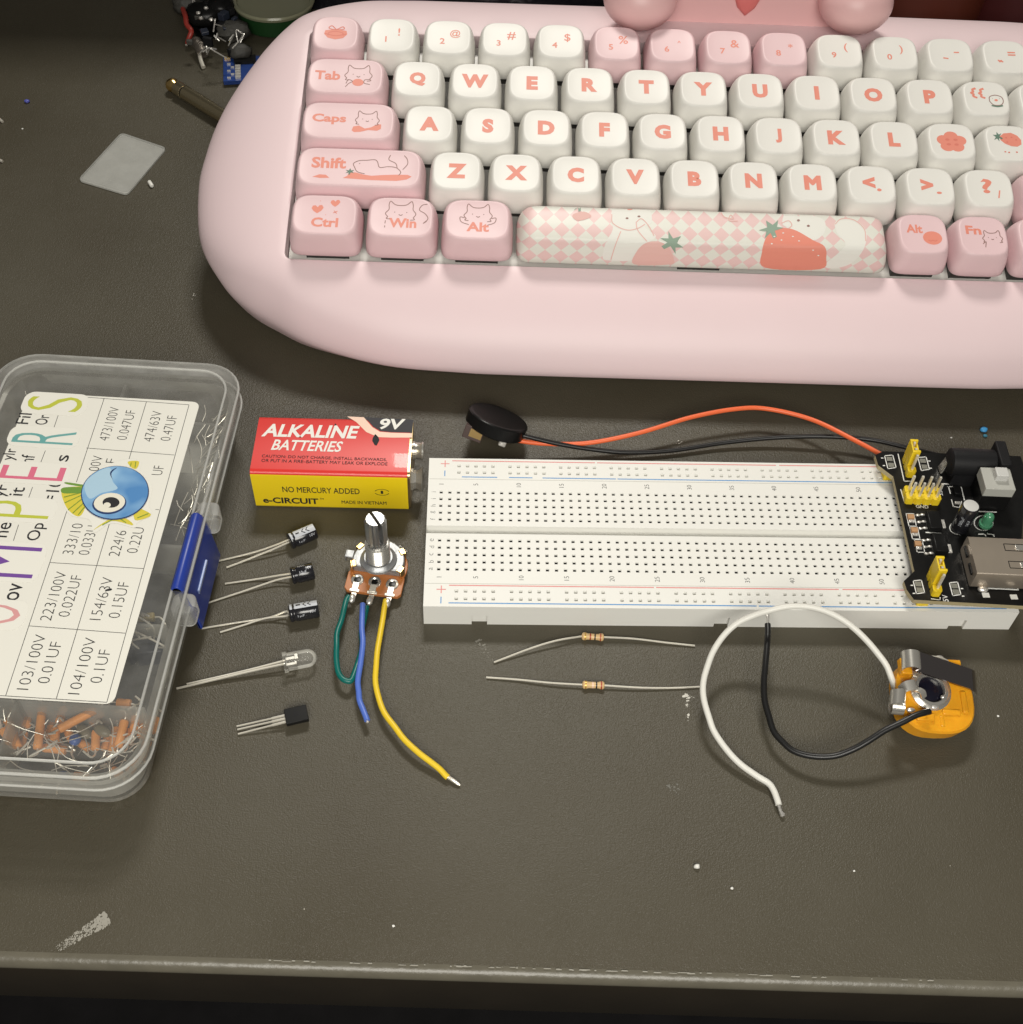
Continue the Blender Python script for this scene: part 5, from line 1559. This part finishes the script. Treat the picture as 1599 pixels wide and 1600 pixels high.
    MB().sphere((3.6, -WW / 2 - .5, .5), (1.5, 1.0, .8), 14, 10, M).build('solder_blob', SOLDER, t, world=True)
    # regulators and small surface-mount parts
    for (x, y), (tx, ty), legs in (((640, 822), (706, 846), ((530, 775), (540, 832), (552, 886))), ((690, 1012), (760, 1052), ((580, 985), (590, 1040), (602, 1095)))):
        p = A7(x, y, zt + .9); p.z = zt + .95
        ch = MB().box((0, 0, 0), (3.6, 6.4, 1.7), put(p)).build('regulator_chip', BLACK, t, world=True, bevel=.2)
        p = A7(tx, ty, zt + .3)
        MB().box((0, 0, 0), (1.7, 3.0, .5), put(p)).build('regulator_tab', SOLDER, t, world=True, bevel=.1)
        for l in legs:
            p = A7(*l, zt + .3)
            b = MB().sphere((-.9, 0, 0), (.75, .42, .45), 10, 8, put(p)); b.sphere((.4, .15, .15), (.8, .36, .45), 10, 8, put(p))
            b.build('solder_leg', SOLDER, t, world=True)
    for x, y in ((447, 795), (476, 905), (506, 1018)):
        p = A7(x, y, zt + .5)
        MB().box((0, .3, 0), (1.9, 1.5, 1.0), put(p)).build('ceramic_chip', TANCAP, t, world=True, bevel=.1)
        MB().box((.1, -1.1, -.2), (1.7, .9, .7), put(p)).build('solder_pad', SOLDER, t, world=True, bevel=.15)
    p = A7(835, 570, zt + .5)
    MB().box((0, 0, 0), (2.2, 3.0, 1.0), put(p)).build('diode', BLACK, t, world=True, bevel=.15)
    p = A7(835, 672, zt + .3)
    MB().box((0, 0, 0), (1.6, 1.0, .6), put(p)).build('solder_pad', SOLDER, t, world=True, bevel=.15)
    PAD = mat('tinned pad', (.30, .30, .26), .4, .7)
    sk = MB()
    def sline(pts, w=.3, closed=False):
        pw = [A7(x, y) for x, y in pts]
        if closed: pw.append(pw[0])
        for a, e in zip(pw, pw[1:]):
            d = (e - a).normalized(); nn = Vector((-d.y, d.x, 0)) * w / 2
            a2, e2 = a - d * w / 2, e + d * w / 2
            up = Vector((0, 0, .03))
            sk.add([a2 - nn + up, e2 - nn + up, e2 + nn + up, a2 + nn + up], [(0, 1, 2, 3)])
    for x, y in ((275, 330), (553, 345), (513, 1372), (815, 1388)):
        sline([(x - 48, y - 52), (x + 20, y - 58), (x + 48, y + 46), (x - 20, y + 56)], .28, True)
        for dy in (-26, 24):
            p = A7(x + (8 if dy > 0 else -6), y + dy, zt + .06)
            MB().box((0, 0, 0), (1.7, 1.6, .12), put(p)).build('test_pad', PAD, t, world=True, bevel=.03)
    sline([(362, 560), (395, 670), (670, 685)], .3); sline([(340, 265), (390, 490), (440, 490)], .3)
    for x, y in ((440, 812), (470, 920), (510, 1030)):
        sline([(x - 34, y - 52), (x + 30, y - 52), (x + 52, y + 52), (x - 10, y + 52)], .25, True)
    sline([(575, 917), (695, 925)], .4); sline([(755, 535), (790, 535)], .35); sline([(760, 535), (775, 590)], .35); sline([(865, 540), (898, 668)], .35); sline([(785, 645), (800, 700), (850, 710), (868, 660)], .3)
    sline([(725, 512), (885, 522)], .35); sline([(1000, 742), (1160, 748)], .35); sline([(1075, 1382), (1340, 1395), (1330, 1350)], .4)
    sline([(1012, 932), (1060, 930), (1070, 946)], .3); sline([(1085, 930), (1135, 935), (1140, 950)], .3); sline([(618, 1470), (690, 1480), (690, 1460)], .3)
    for cx, cy, rx, ry in ((848, 878, 78, 56), (1052, 838, 78, 62)):
        sline([(cx + rx * math.cos(a), cy + ry * math.sin(a)) for a in [2 * PI * k / 26 for k in range(26)]], .28, True)
    for x, y in ((1072, 1440), (1305, 1455)):
        sline([(x - 6, y), (x + 6, y)], 1.6)
    for x, y in ((207, 297), (222, 360), (600, 322), (612, 382), (455, 1358), (472, 1425), (872, 1385), (882, 1448)):
        sline([(x - 5, y), (x + 5, y)], .35)
    for s, x, y, h in (('GND', 540, 702, 1.2), ('5V', 733, 1465, 1.5), ('3.3V', 690, 575, 1.2), ('C1', 850, 893, 1.2)):
        p = A7(x, y, zt + .03)
        sk.text(s, h, Matrix.Translation(p + Vector((0, 0, .02))) @ Matrix.Rotation(rz if s in ('GND', 'C1') else PI / 2 + rz, 4, 'Z'), None, .01)
    sk.build('silkscreen', SILK, t, world=True, smooth=0, flat=True)
build_module()

# ------------------------------------------------------------------ buzzer
def build_buzzer():
    c = at(777, 656, 9.5)
    t = thing('piezo_buzzer', 'black piezo disc buzzer tilted on a foam pad with orange and black wires', 'buzzer', (c.x, c.y, 0))
    # near edge propped up: tilt about x, then turn
    N = Matrix.Rotation(rad(-8), 4, 'Z') @ Matrix.Rotation(rad(-28), 4, 'X') @ Matrix.Rotation(rad(15), 4, 'Y')
    M = Matrix.Translation((c.x, c.y, 8.6)) @ N
    MB().lathe([(9.0, -2.6), (9.5, -2.2), (9.6, 1.4), (9.3, 1.75), (8.9, 1.9), (8.0, 1.8)], 48, M).build('disc', BLACK, t, world=True, smooth=30)
    q5 = lambda x, y: (660 + x / 3.634, 620 + y / 3.634)
    b = MB().box((-5.6, -4.6, -4.0), (6.0, 4.4, 4.2), M)
    b.build('foam_pad', mat('brown foam', (.07, .045, .04), .6), t, world=True, bevel=.2)
    MB().box((-4.8, -6.86, -3.8), (3.9, .12, 2.6), M).build('gold_contact', BRASS, t, world=True)
    MB().box((3.8, -6.2, -3.2), (2.4, 2.4, 2.6), M).build('solder_tab', SOLDER, t, world=True, bevel=.5)
    MB().tube(catmull([at(*p) for p in ((784, 676, 6.5), (800, 686, 6.0), (850, 693, 4.5), (920, 692, 4.2), (1000, 676, 5.4), (1080, 652, 6.6), (1150, 639, 7.0), (1200, 639, 6.6), (1270, 656, 6.6), (1340, 690, 8.4), (1385, 714, 11.0), (1410, 724, 11.2))], 10), .72, 12).build('orange_wire', WIREORANGE, t, world=True, smooth=60)
    MB().tube(catmull([at(*p) for p in ((790, 674, 7.5), (815, 680, 7.5), (870, 693, 5.0), (925, 702, 3.0), (980, 707, 2.0), (1050, 704, 1.6), (1130, 692, 2.0), (1210, 684, 3.0), (1290, 682, 4.2), (1360, 687, 5.0), (1420, 700, 6.0), (1470, 712, 5.0))], 10), .72, 12).build('black_wire', WIREBLACK, t, world=True, smooth=60)
build_buzzer()

# ------------------------------------------------------------------ audio jack socket
def build_jack():
    q8 = lambda x, y: (1060 + x / 2.9666, 930 + y / 2.9666)
    A8 = lambda x, y, z: at(*q8(x, y), z)
    c = A8(1151, 458, 9)
    t = thing('audio_jack_socket', 'amber open audio jack socket with spring contacts and black and white wires', 'jack socket', (c.x, c.y, 0))
    # the threaded nose points down, propped so that the back faces up and slightly to the viewer
    N = Matrix.Rotation(rad(14), 4, 'X') @ Matrix.Rotation(rad(6), 4, 'Y')
    M = Matrix.Translation((c.x, c.y, 9.0)) @ N
    MB().lathe([(4.4, -9.0), (4.6, -8.4), (4.4, -8.0), (4.6, -7.4), (4.4, -7.0), (4.6, -6.4), (5.2, -5.2), (7.6, -5.0), (7.6, -3.6)], 28, M).build('nose', METAL, t, world=True, smooth=25)
    # octagon-like housing
    def oct_(s, z): 
        o = []
        for i in range(32):
            a = 2 * PI * i / 32
            k = 4.0
            x = math.copysign(abs(math.cos(a)) ** (2 / 2.7), math.cos(a)) * 10.5 * s + 1.7
            y = math.copysign(abs(math.sin(a)) ** (2 / 2.7), math.sin(a)) * 10.2 * s - .8
            o.append((x, y, z))
        return o
    MB().loft([oct_(.92, -3.8), oct_(1.0, -3.2), oct_(1.0, 1.4), oct_(.95, 2.0), oct_(.55, 2.1)], M=M).build('housing', AMBER, t, world=True, smooth=35)
    hs = MB()
    hs.box((5.0, -5.4, 2.0), (5.0, 1.6, 1.2), M); hs.box((2.2, -7.8, 1.6), (1.2, 3.0, 1.4), M); hs.box((9.0, -2.5, 1.9), (1.6, 6, 1.4), M); hs.box((-2.5, -7.0, 2.3), (5, 2.0, 1.2), M); hs.box((-6.4, 6.2, 2.9), (3.0, 4.4, 2.4), M); hs.box((5, 7.4, 2.8), (8, 2.2, 2.4), M)
    hs.build('housing_ridges', AMBER, t, world=True, bevel=.4)
    hole = Matrix.Translation((0, .4, 0))
    MB().lathe([(3.5, 2.2), (3.5, 3.2), (3.7, 3.5), (4.5, 3.5), (4.8, 3.2), (5.6, 2.7), (5.6, 2.2)], 36, M @ hole).build('ring', METAL, t, world=True, smooth=40)
    MB().lathe([(3.48, 2.25), (3.4, 2.3), (.05, 2.3)], 30, M @ hole).build('bore', mat('dark bore', (.008, .008, .016), .2), t, world=True)
    # tip spring: rolled at the left, then a broad strip arching over to the right
    def strip(pts, w, name, mt, th=.45, M_=M, up=(0, 0, 1)):
        """flat metal strip following pts in local coords with width along a given direction"""
        c_ = catmull([p[:3] for p in pts], 8)
        wd = Vector(w)
        loops = []
        for i, p in enumerate(c_):
            a = c_[max(i - 1, 0)]; e = c_[min(i + 1, len(c_) - 1)]
            tt = (e - a).normalized(); n = tt.cross(wd.normalized()).normalized() * th / 2
            loops.append([p - wd / 2 - n, p + wd / 2 - n, p + wd / 2 + n, p - wd / 2 + n])
        MB().loft(loops, M=M_).build(name, mt, t, world=True, smooth=60)
    DARKSTEEL = mat('polished spring steel', (.42, .39, .40), .12, 1.0)
    wv = A8(1112, 357, 16) - A8(1108, 262, 16)
    strip([A8(1085, 300, 16.2), A8(1112, 309, 16.6), A8(1190, 335, 16.0), A8(1280, 365, 15.0), A8(1345, 387, 14.2), A8(1368, 396, 13.2), A8(1377, 404, 11.0), A8(1380, 412, 5.0)], wv, 'tip_spring', DARKSTEEL, .5, Matrix.Identity(4))
    def roll(p0, p1, r, name):
        p0, p1 = A8(*p0), A8(*p1)
        d = (p1 - p0); L = d.length
        Mx = Matrix.Translation(p0) @ d.to_track_quat('Z', 'Y').to_matrix().to_4x4()
        MB().lathe([(r - .35, 0), (r, 0), (r, L), (r - .35, L), (r - .35, 0)], 24, Mx, cap=False).build(name, METAL, t, world=True, smooth=40)
    roll((1076, 270, 16.0), (1083, 350, 15.4), 2.5, 'contact_roll')
    roll((985, 510, 11), (1042, 516, 11), 2.3, 'contact_roll')
    strip([(-11.4, -2.6, 2.6), (-12.2, -2.7, 4.6), (-11.4, -2.8, 6.2), (-9.8, -2.8, 6.4), (-8.6, -2.7, 5.0), (-8.4, -2.7, 2.4)], (.8, 3.8, 0), 'sleeve_contact', METAL)
    strip([(-8.6, -.4, 2.6), (-7.6, .4, 4.4), (-5.6, .8, 5.0), (-4.4, .6, 4.2)], (-.6, 2.6, .2), 'ring_contact', METAL)
    strip([(-4.6, -.2, 4.4), (-3.4, -1.0, 4.6), (-2.8, -2.2, 3.8)], (1.4, .9, 0), 'ring_contact', METAL)
    for x, y in ((3.2, 8.8), (.2, -4.4), (3.4, -1.6), (-6.4, -5.4)):
        MB().sphere((x, y, 3.8 if y > 8 else 2.9), (1.2, .7, .6), 12, 8, M).build('solder_blob', SOLDER, t, world=True)
    MB().tube(catmull([Vector((1.0, 9.0, 4.0)), Vector((3.5, 8.6, 4.2)), Vector((6.5, 7.6, 3.4))], 4), .35, 6, M=M).build('solder_lug', TIN, t, world=True)
    # wires
    wpts = [(1015, 455, 9), (1000, 425, 10), (970, 345, 12), (925, 275, 14), (850, 185, 16.5), (760, 110, 18.5), (660, 68, 19.5), (560, 52, 19.5), (450, 62, 18.5), (340, 92, 16), (250, 148, 13.5), (180, 232, 11), (135, 330, 9.5), (120, 430, 8.5), (135, 540, 7.0), (175, 640, 5.0), (250, 745, 3.2), (340, 820, 2.2), (415, 870, 1.8), (450, 920, 1.6), (466, 972, 1.4)]
    MB().tube(wob(catmull([A8(*p) for p in wpts], 8), .16, 6, 3), .84, 14).build('white_wire', WIREWHITE, t, world=True, smooth=60)
    MB().tube(catmull([A8(466, 970, 1.4), A8(474, 1000, 1.1), A8(488, 1025, .8)], 4), [.45, .5, .4, .45, .42, .5, .62, .75, .5], 8).build('bare_wire_end', SOLDER, t, world=True)
    bp_ = [(1165, 540, 12), (1130, 550, 12.5), (1060, 575, 12), (960, 625, 10.5), (860, 690, 8.5), (760, 735, 6.5), (660, 750, 5.4), (570, 735, 4.8), (500, 695, 4.6), (445, 630, 5.0), (412, 540, 6.2), (400, 430, 8.0), (402, 330, 9.6), (410, 220, 10.6), (415, 135, 11)]
    MB().tube(wob(catmull([A8(*p) for p in bp_], 8), .14, 6, 4), .84, 14).build('black_wire', WIREBLACK, t, world=True, smooth=60)
    MB().tube(catmull([A8(415, 138, 11), A8(416, 112, 11.2), A8(414, 88, 11.4)], 4), [.4, .42, .38, .42, .4, .45, .5, .55, .4], 8).build('bare_wire_end', SOLDER, t, world=True)
build_jack()

# ------------------------------------------------------------------ loose bits at the upper left
def build_bits():
    pts = [at(190, 208, .4), at(261, 232, .4), at(199, 305, .4), at(122, 282, .4)]
    c = sum(pts, Vector()) / 4
    def inset(k, z):
        out = []
        n = 4
        for i in range(4):
            p = pts[i]; a = (pts[i - 1] - p).normalized(); e = (pts[(i + 1) % 4] - p).normalized()
            for s in (0, .25, .5, .75, 1):
                A, B = p + a * 2.2, p + e * 2.2
                q = A * (1 - s) ** 2 + p * 2 * s * (1 - s) + B * s * s
                q = c + (q - c) * k
                out.append((q.x, q.y, z))
        return out
    o = MB().loft([inset(1, .1), inset(1, .8), inset(.985, 1.0), inset(.955, 1.0), inset(.94, .65)], True, True).build('plastic_card', CARDP, smooth=30)
    tag(recentre(o), 'frosted clear plastic rectangle with raised rim lying left of the keyboard', 'plastic card')
    p = at(233, 283, .8); q = at(238, 291, .8)
    o = MB().tube([p, p + (q - p) * .1, p + (q - p) * .9, q], [.4, .75, .75, .5], 12).build('plastic_bit', WIREWHITE)
    tag(recentre(o), 'tiny white plastic offcut beside the frosted plastic rectangle', 'offcut')
    r = random.Random(2)
    BL = mat('blue plastic crumb', (.08, .09, .38), .4); LB = mat('sky blue crumb', (.06, .32, .65), .4)
    def crumb(px, py, s, mt, label, cat='crumb', flatk=.6):
        p = at(px, py, s * flatk * .9)
        b = MB().sphere(p, (s, s * .85, s * flatk), 10, 7)
        b.v = [v + Vector((r.uniform(-.2, .2), r.uniform(-.2, .2), 0)) * s for v in b.v]
        o = b.build('crumb', mt, smooth=60)
        o.data.validate()
        tag(recentre(o), label, cat)
    crumb(42, 158, 1.1, BL, 'violet blue plastic crumb on the dark desk at far left')
    crumb(1538, 671, 1.2, LB, 'sky blue crumb on the desk behind the power module, larger of two')
    crumb(1540, 681, .7, mat('teal crumb', (.04, .2, .3), .5), 'small dull teal fleck right beside the sky blue crumb')
    WH = mat('white bead', (.75, .74, .70), .5)
    crumb(1089, 1354, .75, WH, 'round white bead on the desk below the white wire end', 'bead', .9)
    crumb(1144, 1388, .38, WH, 'tiny white speck to the lower right of the white bead', 'bead', .9)
    crumb(1335, 1361, .3, WH, 'minute white speck on the desk at lower right, right of the bead', 'speck')
    crumb(615, 1447, .36, WH, 'minute white speck near the front edge left of centre', 'speck')
    crumb(1487, 684, .35, WH, 'minute white fleck between buzzer wires and the sky blue crumb', 'speck')
    crumb(1560, 1119, .35, WH, 'minute white fleck right of the amber jack socket', 'speck')
    crumb(35, 201, .4, WH, 'pale fleck on the desk under the violet crumb', 'speck')
    for y0, y1, lb in ((178, 190, 'upper of two silver wire clippings cut off by the left photo edge'), (247, 252, 'lower of two silver wire clippings cut off by the left photo edge')):
        a = at(-14, y0, .6); e = at(4, y1, .6)
        o = MB().tube([a, (a + e) / 2 + Vector((0, .3, .2)), e], .55, 8).build('wire_clipping', TIN)
        tag(recentre(o), lb, 'wire clipping')
    # audio plug
    a, e = at(262, 128, 3.3), at(372, 196, 3.3)
    d = (e - a); L = d.length
    t = thing('audio_plug', 'gold-tipped black banded audio plug half hidden by the keyboard', 'audio plug', (a.x, a.y, 0), math.atan2(d.y, d.x))
    M = Matrix.Translation((0, 0, 3.3)) @ Matrix.Rotation(PI / 2, 4, 'Y')
    GOLDM = mat('plug gold', (.78, .55, .22), .22, 1.0); GUN = mat('dark chrome', (.40, .34, .22), .2, .9)
    MB().lathe([(.4, .1), (1.5, .5), (2.6, 2.0), (2.9, 3.2), (2.5, 4.6), (1.9, 5.6), (1.9, 6.2)], 28, M).build('tip', GOLDM, t, smooth=50)
    MB().lathe([(2.6, 6.2), (2.95, 6.3), (2.95, 10.4), (2.7, 10.6)], 28, M).build('ring', GUN, t)
    MB().lathe([(2.6, 10.6), (2.6, 11.2)], 28, M).build('insulator', BLACK, t)
    MB().lathe([(2.7, 11.2), (2.95, 11.4), (2.95, L - 4)], 28, M).build('sleeve', GUN, t)
    MB().lathe([(3.3, L - 4), (3.9, L - 3.6), (3.9, L + 6)], 28, M).build('shoulder', GUN, t)
build_bits()

# ------------------------------------------------------------------ clutter behind the keyboard
def build_clutter():
    DARK = mat('dark glossy film', (.012, .012, .016), .25, bump=(60, .004)); DG = mat('dark grey rubber', (.05, .048, .042), .6, bump=(200, .001))
    GREEN = mat('dark green plastic', (.012, .05, .014), .4)
    # green tub with a pale rim
    p = at(425, 62, 0)
    t = thing('green_tub', 'dark green tub with pale translucent rim behind the top left of the keyboard', 'tub', (p.x, p.y + 16, 0))
    MB().lathe([(14.5, .2), (15.5, .8), (16.4, 8.6), (15.4, 8.6), (14.9, 3)], 40).build('tub', GREEN, t)
    MB().lathe([(16.4, 8.2), (17.4, 8.5), (17.7, 9.6), (17.2, 10.4), (16.0, 10.3), (15.3, 9.0)], 40).build('rim', clear_plastic('olive clear plastic', (.36, .36, .24), .6, .2), t)
    MB().lathe([(15.0, 6.2), (14.5, 6.5), (.1, 6.6)], 32).build('filling', GREEN, t)
    # dark circuit lump
    p = at(345, 30, 4)
    r = random.Random(8)
    t = thing('circuit_scrap', 'jumble of dark circuit scrap and glue beside the green tub', 'circuit scrap', (p.x, p.y, 0))
    def lump(px, py, z, rx, ry, rz_, mt, nm):
        q = at(px, py, z)
        b = MB().sphere(q, (rx, ry, rz_), 16, 10)
        b.v = [v + Vector((r.uniform(-1, 1), r.uniform(-1, 1), r.uniform(-.6, .6))) * .12 * rx for v in b.v]
        b.build(nm, mt, t, world=True, smooth=60)
    q = at(335, 20, 1.5)
    MB().box((q.x, q.y, 1.0), (26, 34, 1.6), rot=.5).build('board', PCBBLACK, t, world=True)
    lump(292, 4, 6, 6.5, 6, 4.5, DG, 'glue_blob'); lump(365, 48, 6, 7, 5, 4, DG, 'glue_blob'); lump(375, 80, 5, 5, 3.5, 3.5, DG, 'glue_blob')
    lump(320, 22, 7, 8, 7, 5, BLACK, 'component'); lump(345, 12, 9, 6, 6, 5, BLACK, 'component')
    for px, py in ((310, 20), (314, 28), (330, 30), (322, 12), (338, 6)):
        lump(px, py, 11.5, 1.0, .8, .7, SOLDER, 'solder_blob')
    for k in range(16):
        q = at(r.uniform(296, 380), r.uniform(2, 84), r.uniform(5, 11))
        b = MB().box(q, (r.uniform(1.5, 5), r.uniform(1.5, 4), r.uniform(1, 4)), rot=r.uniform(0, 3))
        b.build('component', r.choice((BLACK, DG, MATBLACK, DARKCOMP)), t, world=True, bevel=.3)
    for k in range(12):
        q = at(r.uniform(300, 380), r.uniform(4, 84), r.uniform(8, 12))
        MB().tube(catmull([q, q + Vector((r.uniform(-3, 3), r.uniform(-3, 3), 1.5)), q + Vector((r.uniform(-5, 5), r.uniform(-5, 5), -3))], 5), .3, 6).build('lead', SOLDER, t, world=True)
    MB().tube(catmull([at(*k) for k in ((286, 14, 9), (290, 26, 9), (292, 38, 8), (299, 48, 7), (296, 58, 5), (293, 68, 2.5))], 6), 1.1, 10).build('red_wire', mat('dull red wire', (.30, .035, .025), .4), t, world=True)
    MB().tube([at(293.5, 66, 2.6), at(291, 71, 1.8)], .55, 6).build('bare_wire_end', TIN, t, world=True)
    MB().tube(catmull([at(*k) for k in ((306, 66, 4), (313, 74, 4), (318, 84, 3)) ], 5), 2.6, 12).build('connector', mat('pitted grey metal', (.25, .22, .19), .4, .8, bump=(400, .001)), t, world=True)
    MB().tube(catmull([at(*k) for k in ((312, 84, 3), (314, 94, 2), (318, 105, 1)) ], 5), .9, 8).build('connector_pin', TIN, t, world=True)
    # blue board
    p = at(378, 108, 2)
    t = thing('blue_circuit_board', 'small blue circuit board peeping out behind the left curve of the keyboard', 'circuit board', (p.x, p.y, 0), rad(8))
    bb = MB().box((0, 0, 1.6), (15, 18, 1.6)).build('board', mat('blue solder mask', (.015, .045, .2), .3), t)
    b = MB()
    for i in range(5):
        b.box((-5.2 + (i % 2) * 1.5, -7 + i * 2.6, 2.6), (1.4, .8, .6)); b.box((-1.5, -7 + i * 2.0, 2.8), (2.2, 1.6, .8))
    b.build('surface_parts', SOLDER, t)
    MB().box((1.5, 5.5, 3.0), (9, 5, 1.4)).build('chip', BLACK, t)
    MB().box((-5.8, 8.0, 2.8), (2.4, 1.2, .8)).build('gold_pad', BRASS, t)
    # black bag behind the keyboard
    p = at(730, -10, 20)
    b = MB()
    loops = []
    for k in range(9):
        s = k / 8
        loops.append([(p.x + 75 * math.cos(a) * (1 - .5 * s ** 3) + 3 * math.sin(5 * a + k), p.y + 26 + 14 * math.sin(a) * (1 - .4 * s) + 2 * math.sin(7 * a + 2 * k), .3 + 46 * s + 3 * math.sin(3 * a + k) * s) for a in [2 * PI * i / 48 for i in range(48)]])
    b.loft(loops)
    o = b.build('black_bag', DARK, smooth=70)
    tag(recentre(o), 'crumpled black plastic bag behind the keyboard top edge', 'bag')
    # red-brown pots at the upper right
    for px, rr, lb, c_ in ((1455, 26, 'dark red-brown pot behind the keyboard, right of the pink ornament', (.075, .014, .006)), (1600, 24, 'dark maroon pot at the upper right corner behind the keyboard', (.05, .008, .008))):
        p = at(px, 8, 40)
        t = thing('dark_pot', lb, 'pot', (p.x, p.y + 14, 0))
        MB().lathe([(rr * .8, .2), (rr * .86, 1.5), (rr, 52), (rr * 1.06, 53), (rr * 1.06, 66), (rr * .98, 66), (rr * .9, 50)], 40).build('pot', mat('red brown glaze', c_, .45), t)
        MB().lathe([(rr * .93, 58), (rr * .8, 59), (.1, 60)], 30).build('soil', mat('dark soil', (.012, .01, .008), .9), t)
build_clutter()

def build_shade_blocker():  # unseen panel added only to throw shadow on the rear desk
    t = thing('shade_blocker', 'unseen low dark screen standing at the back of the desk', 'blocker', (60, 352, 0))
    MB().box((0, 0, 100), (760, 16, 172)).build('panel', MATBLACK, t, bevel=2)
    MB().box((0, -8.2, 100), (744, .6, 156)).build('glass', mat('dark screen glass', (.006, .006, .007), .25), t)
    MB().box((0, 14, 7), (200, 60, 14)).build('blocker_foot', MATBLACK, t, bevel=1)
build_shade_blocker()
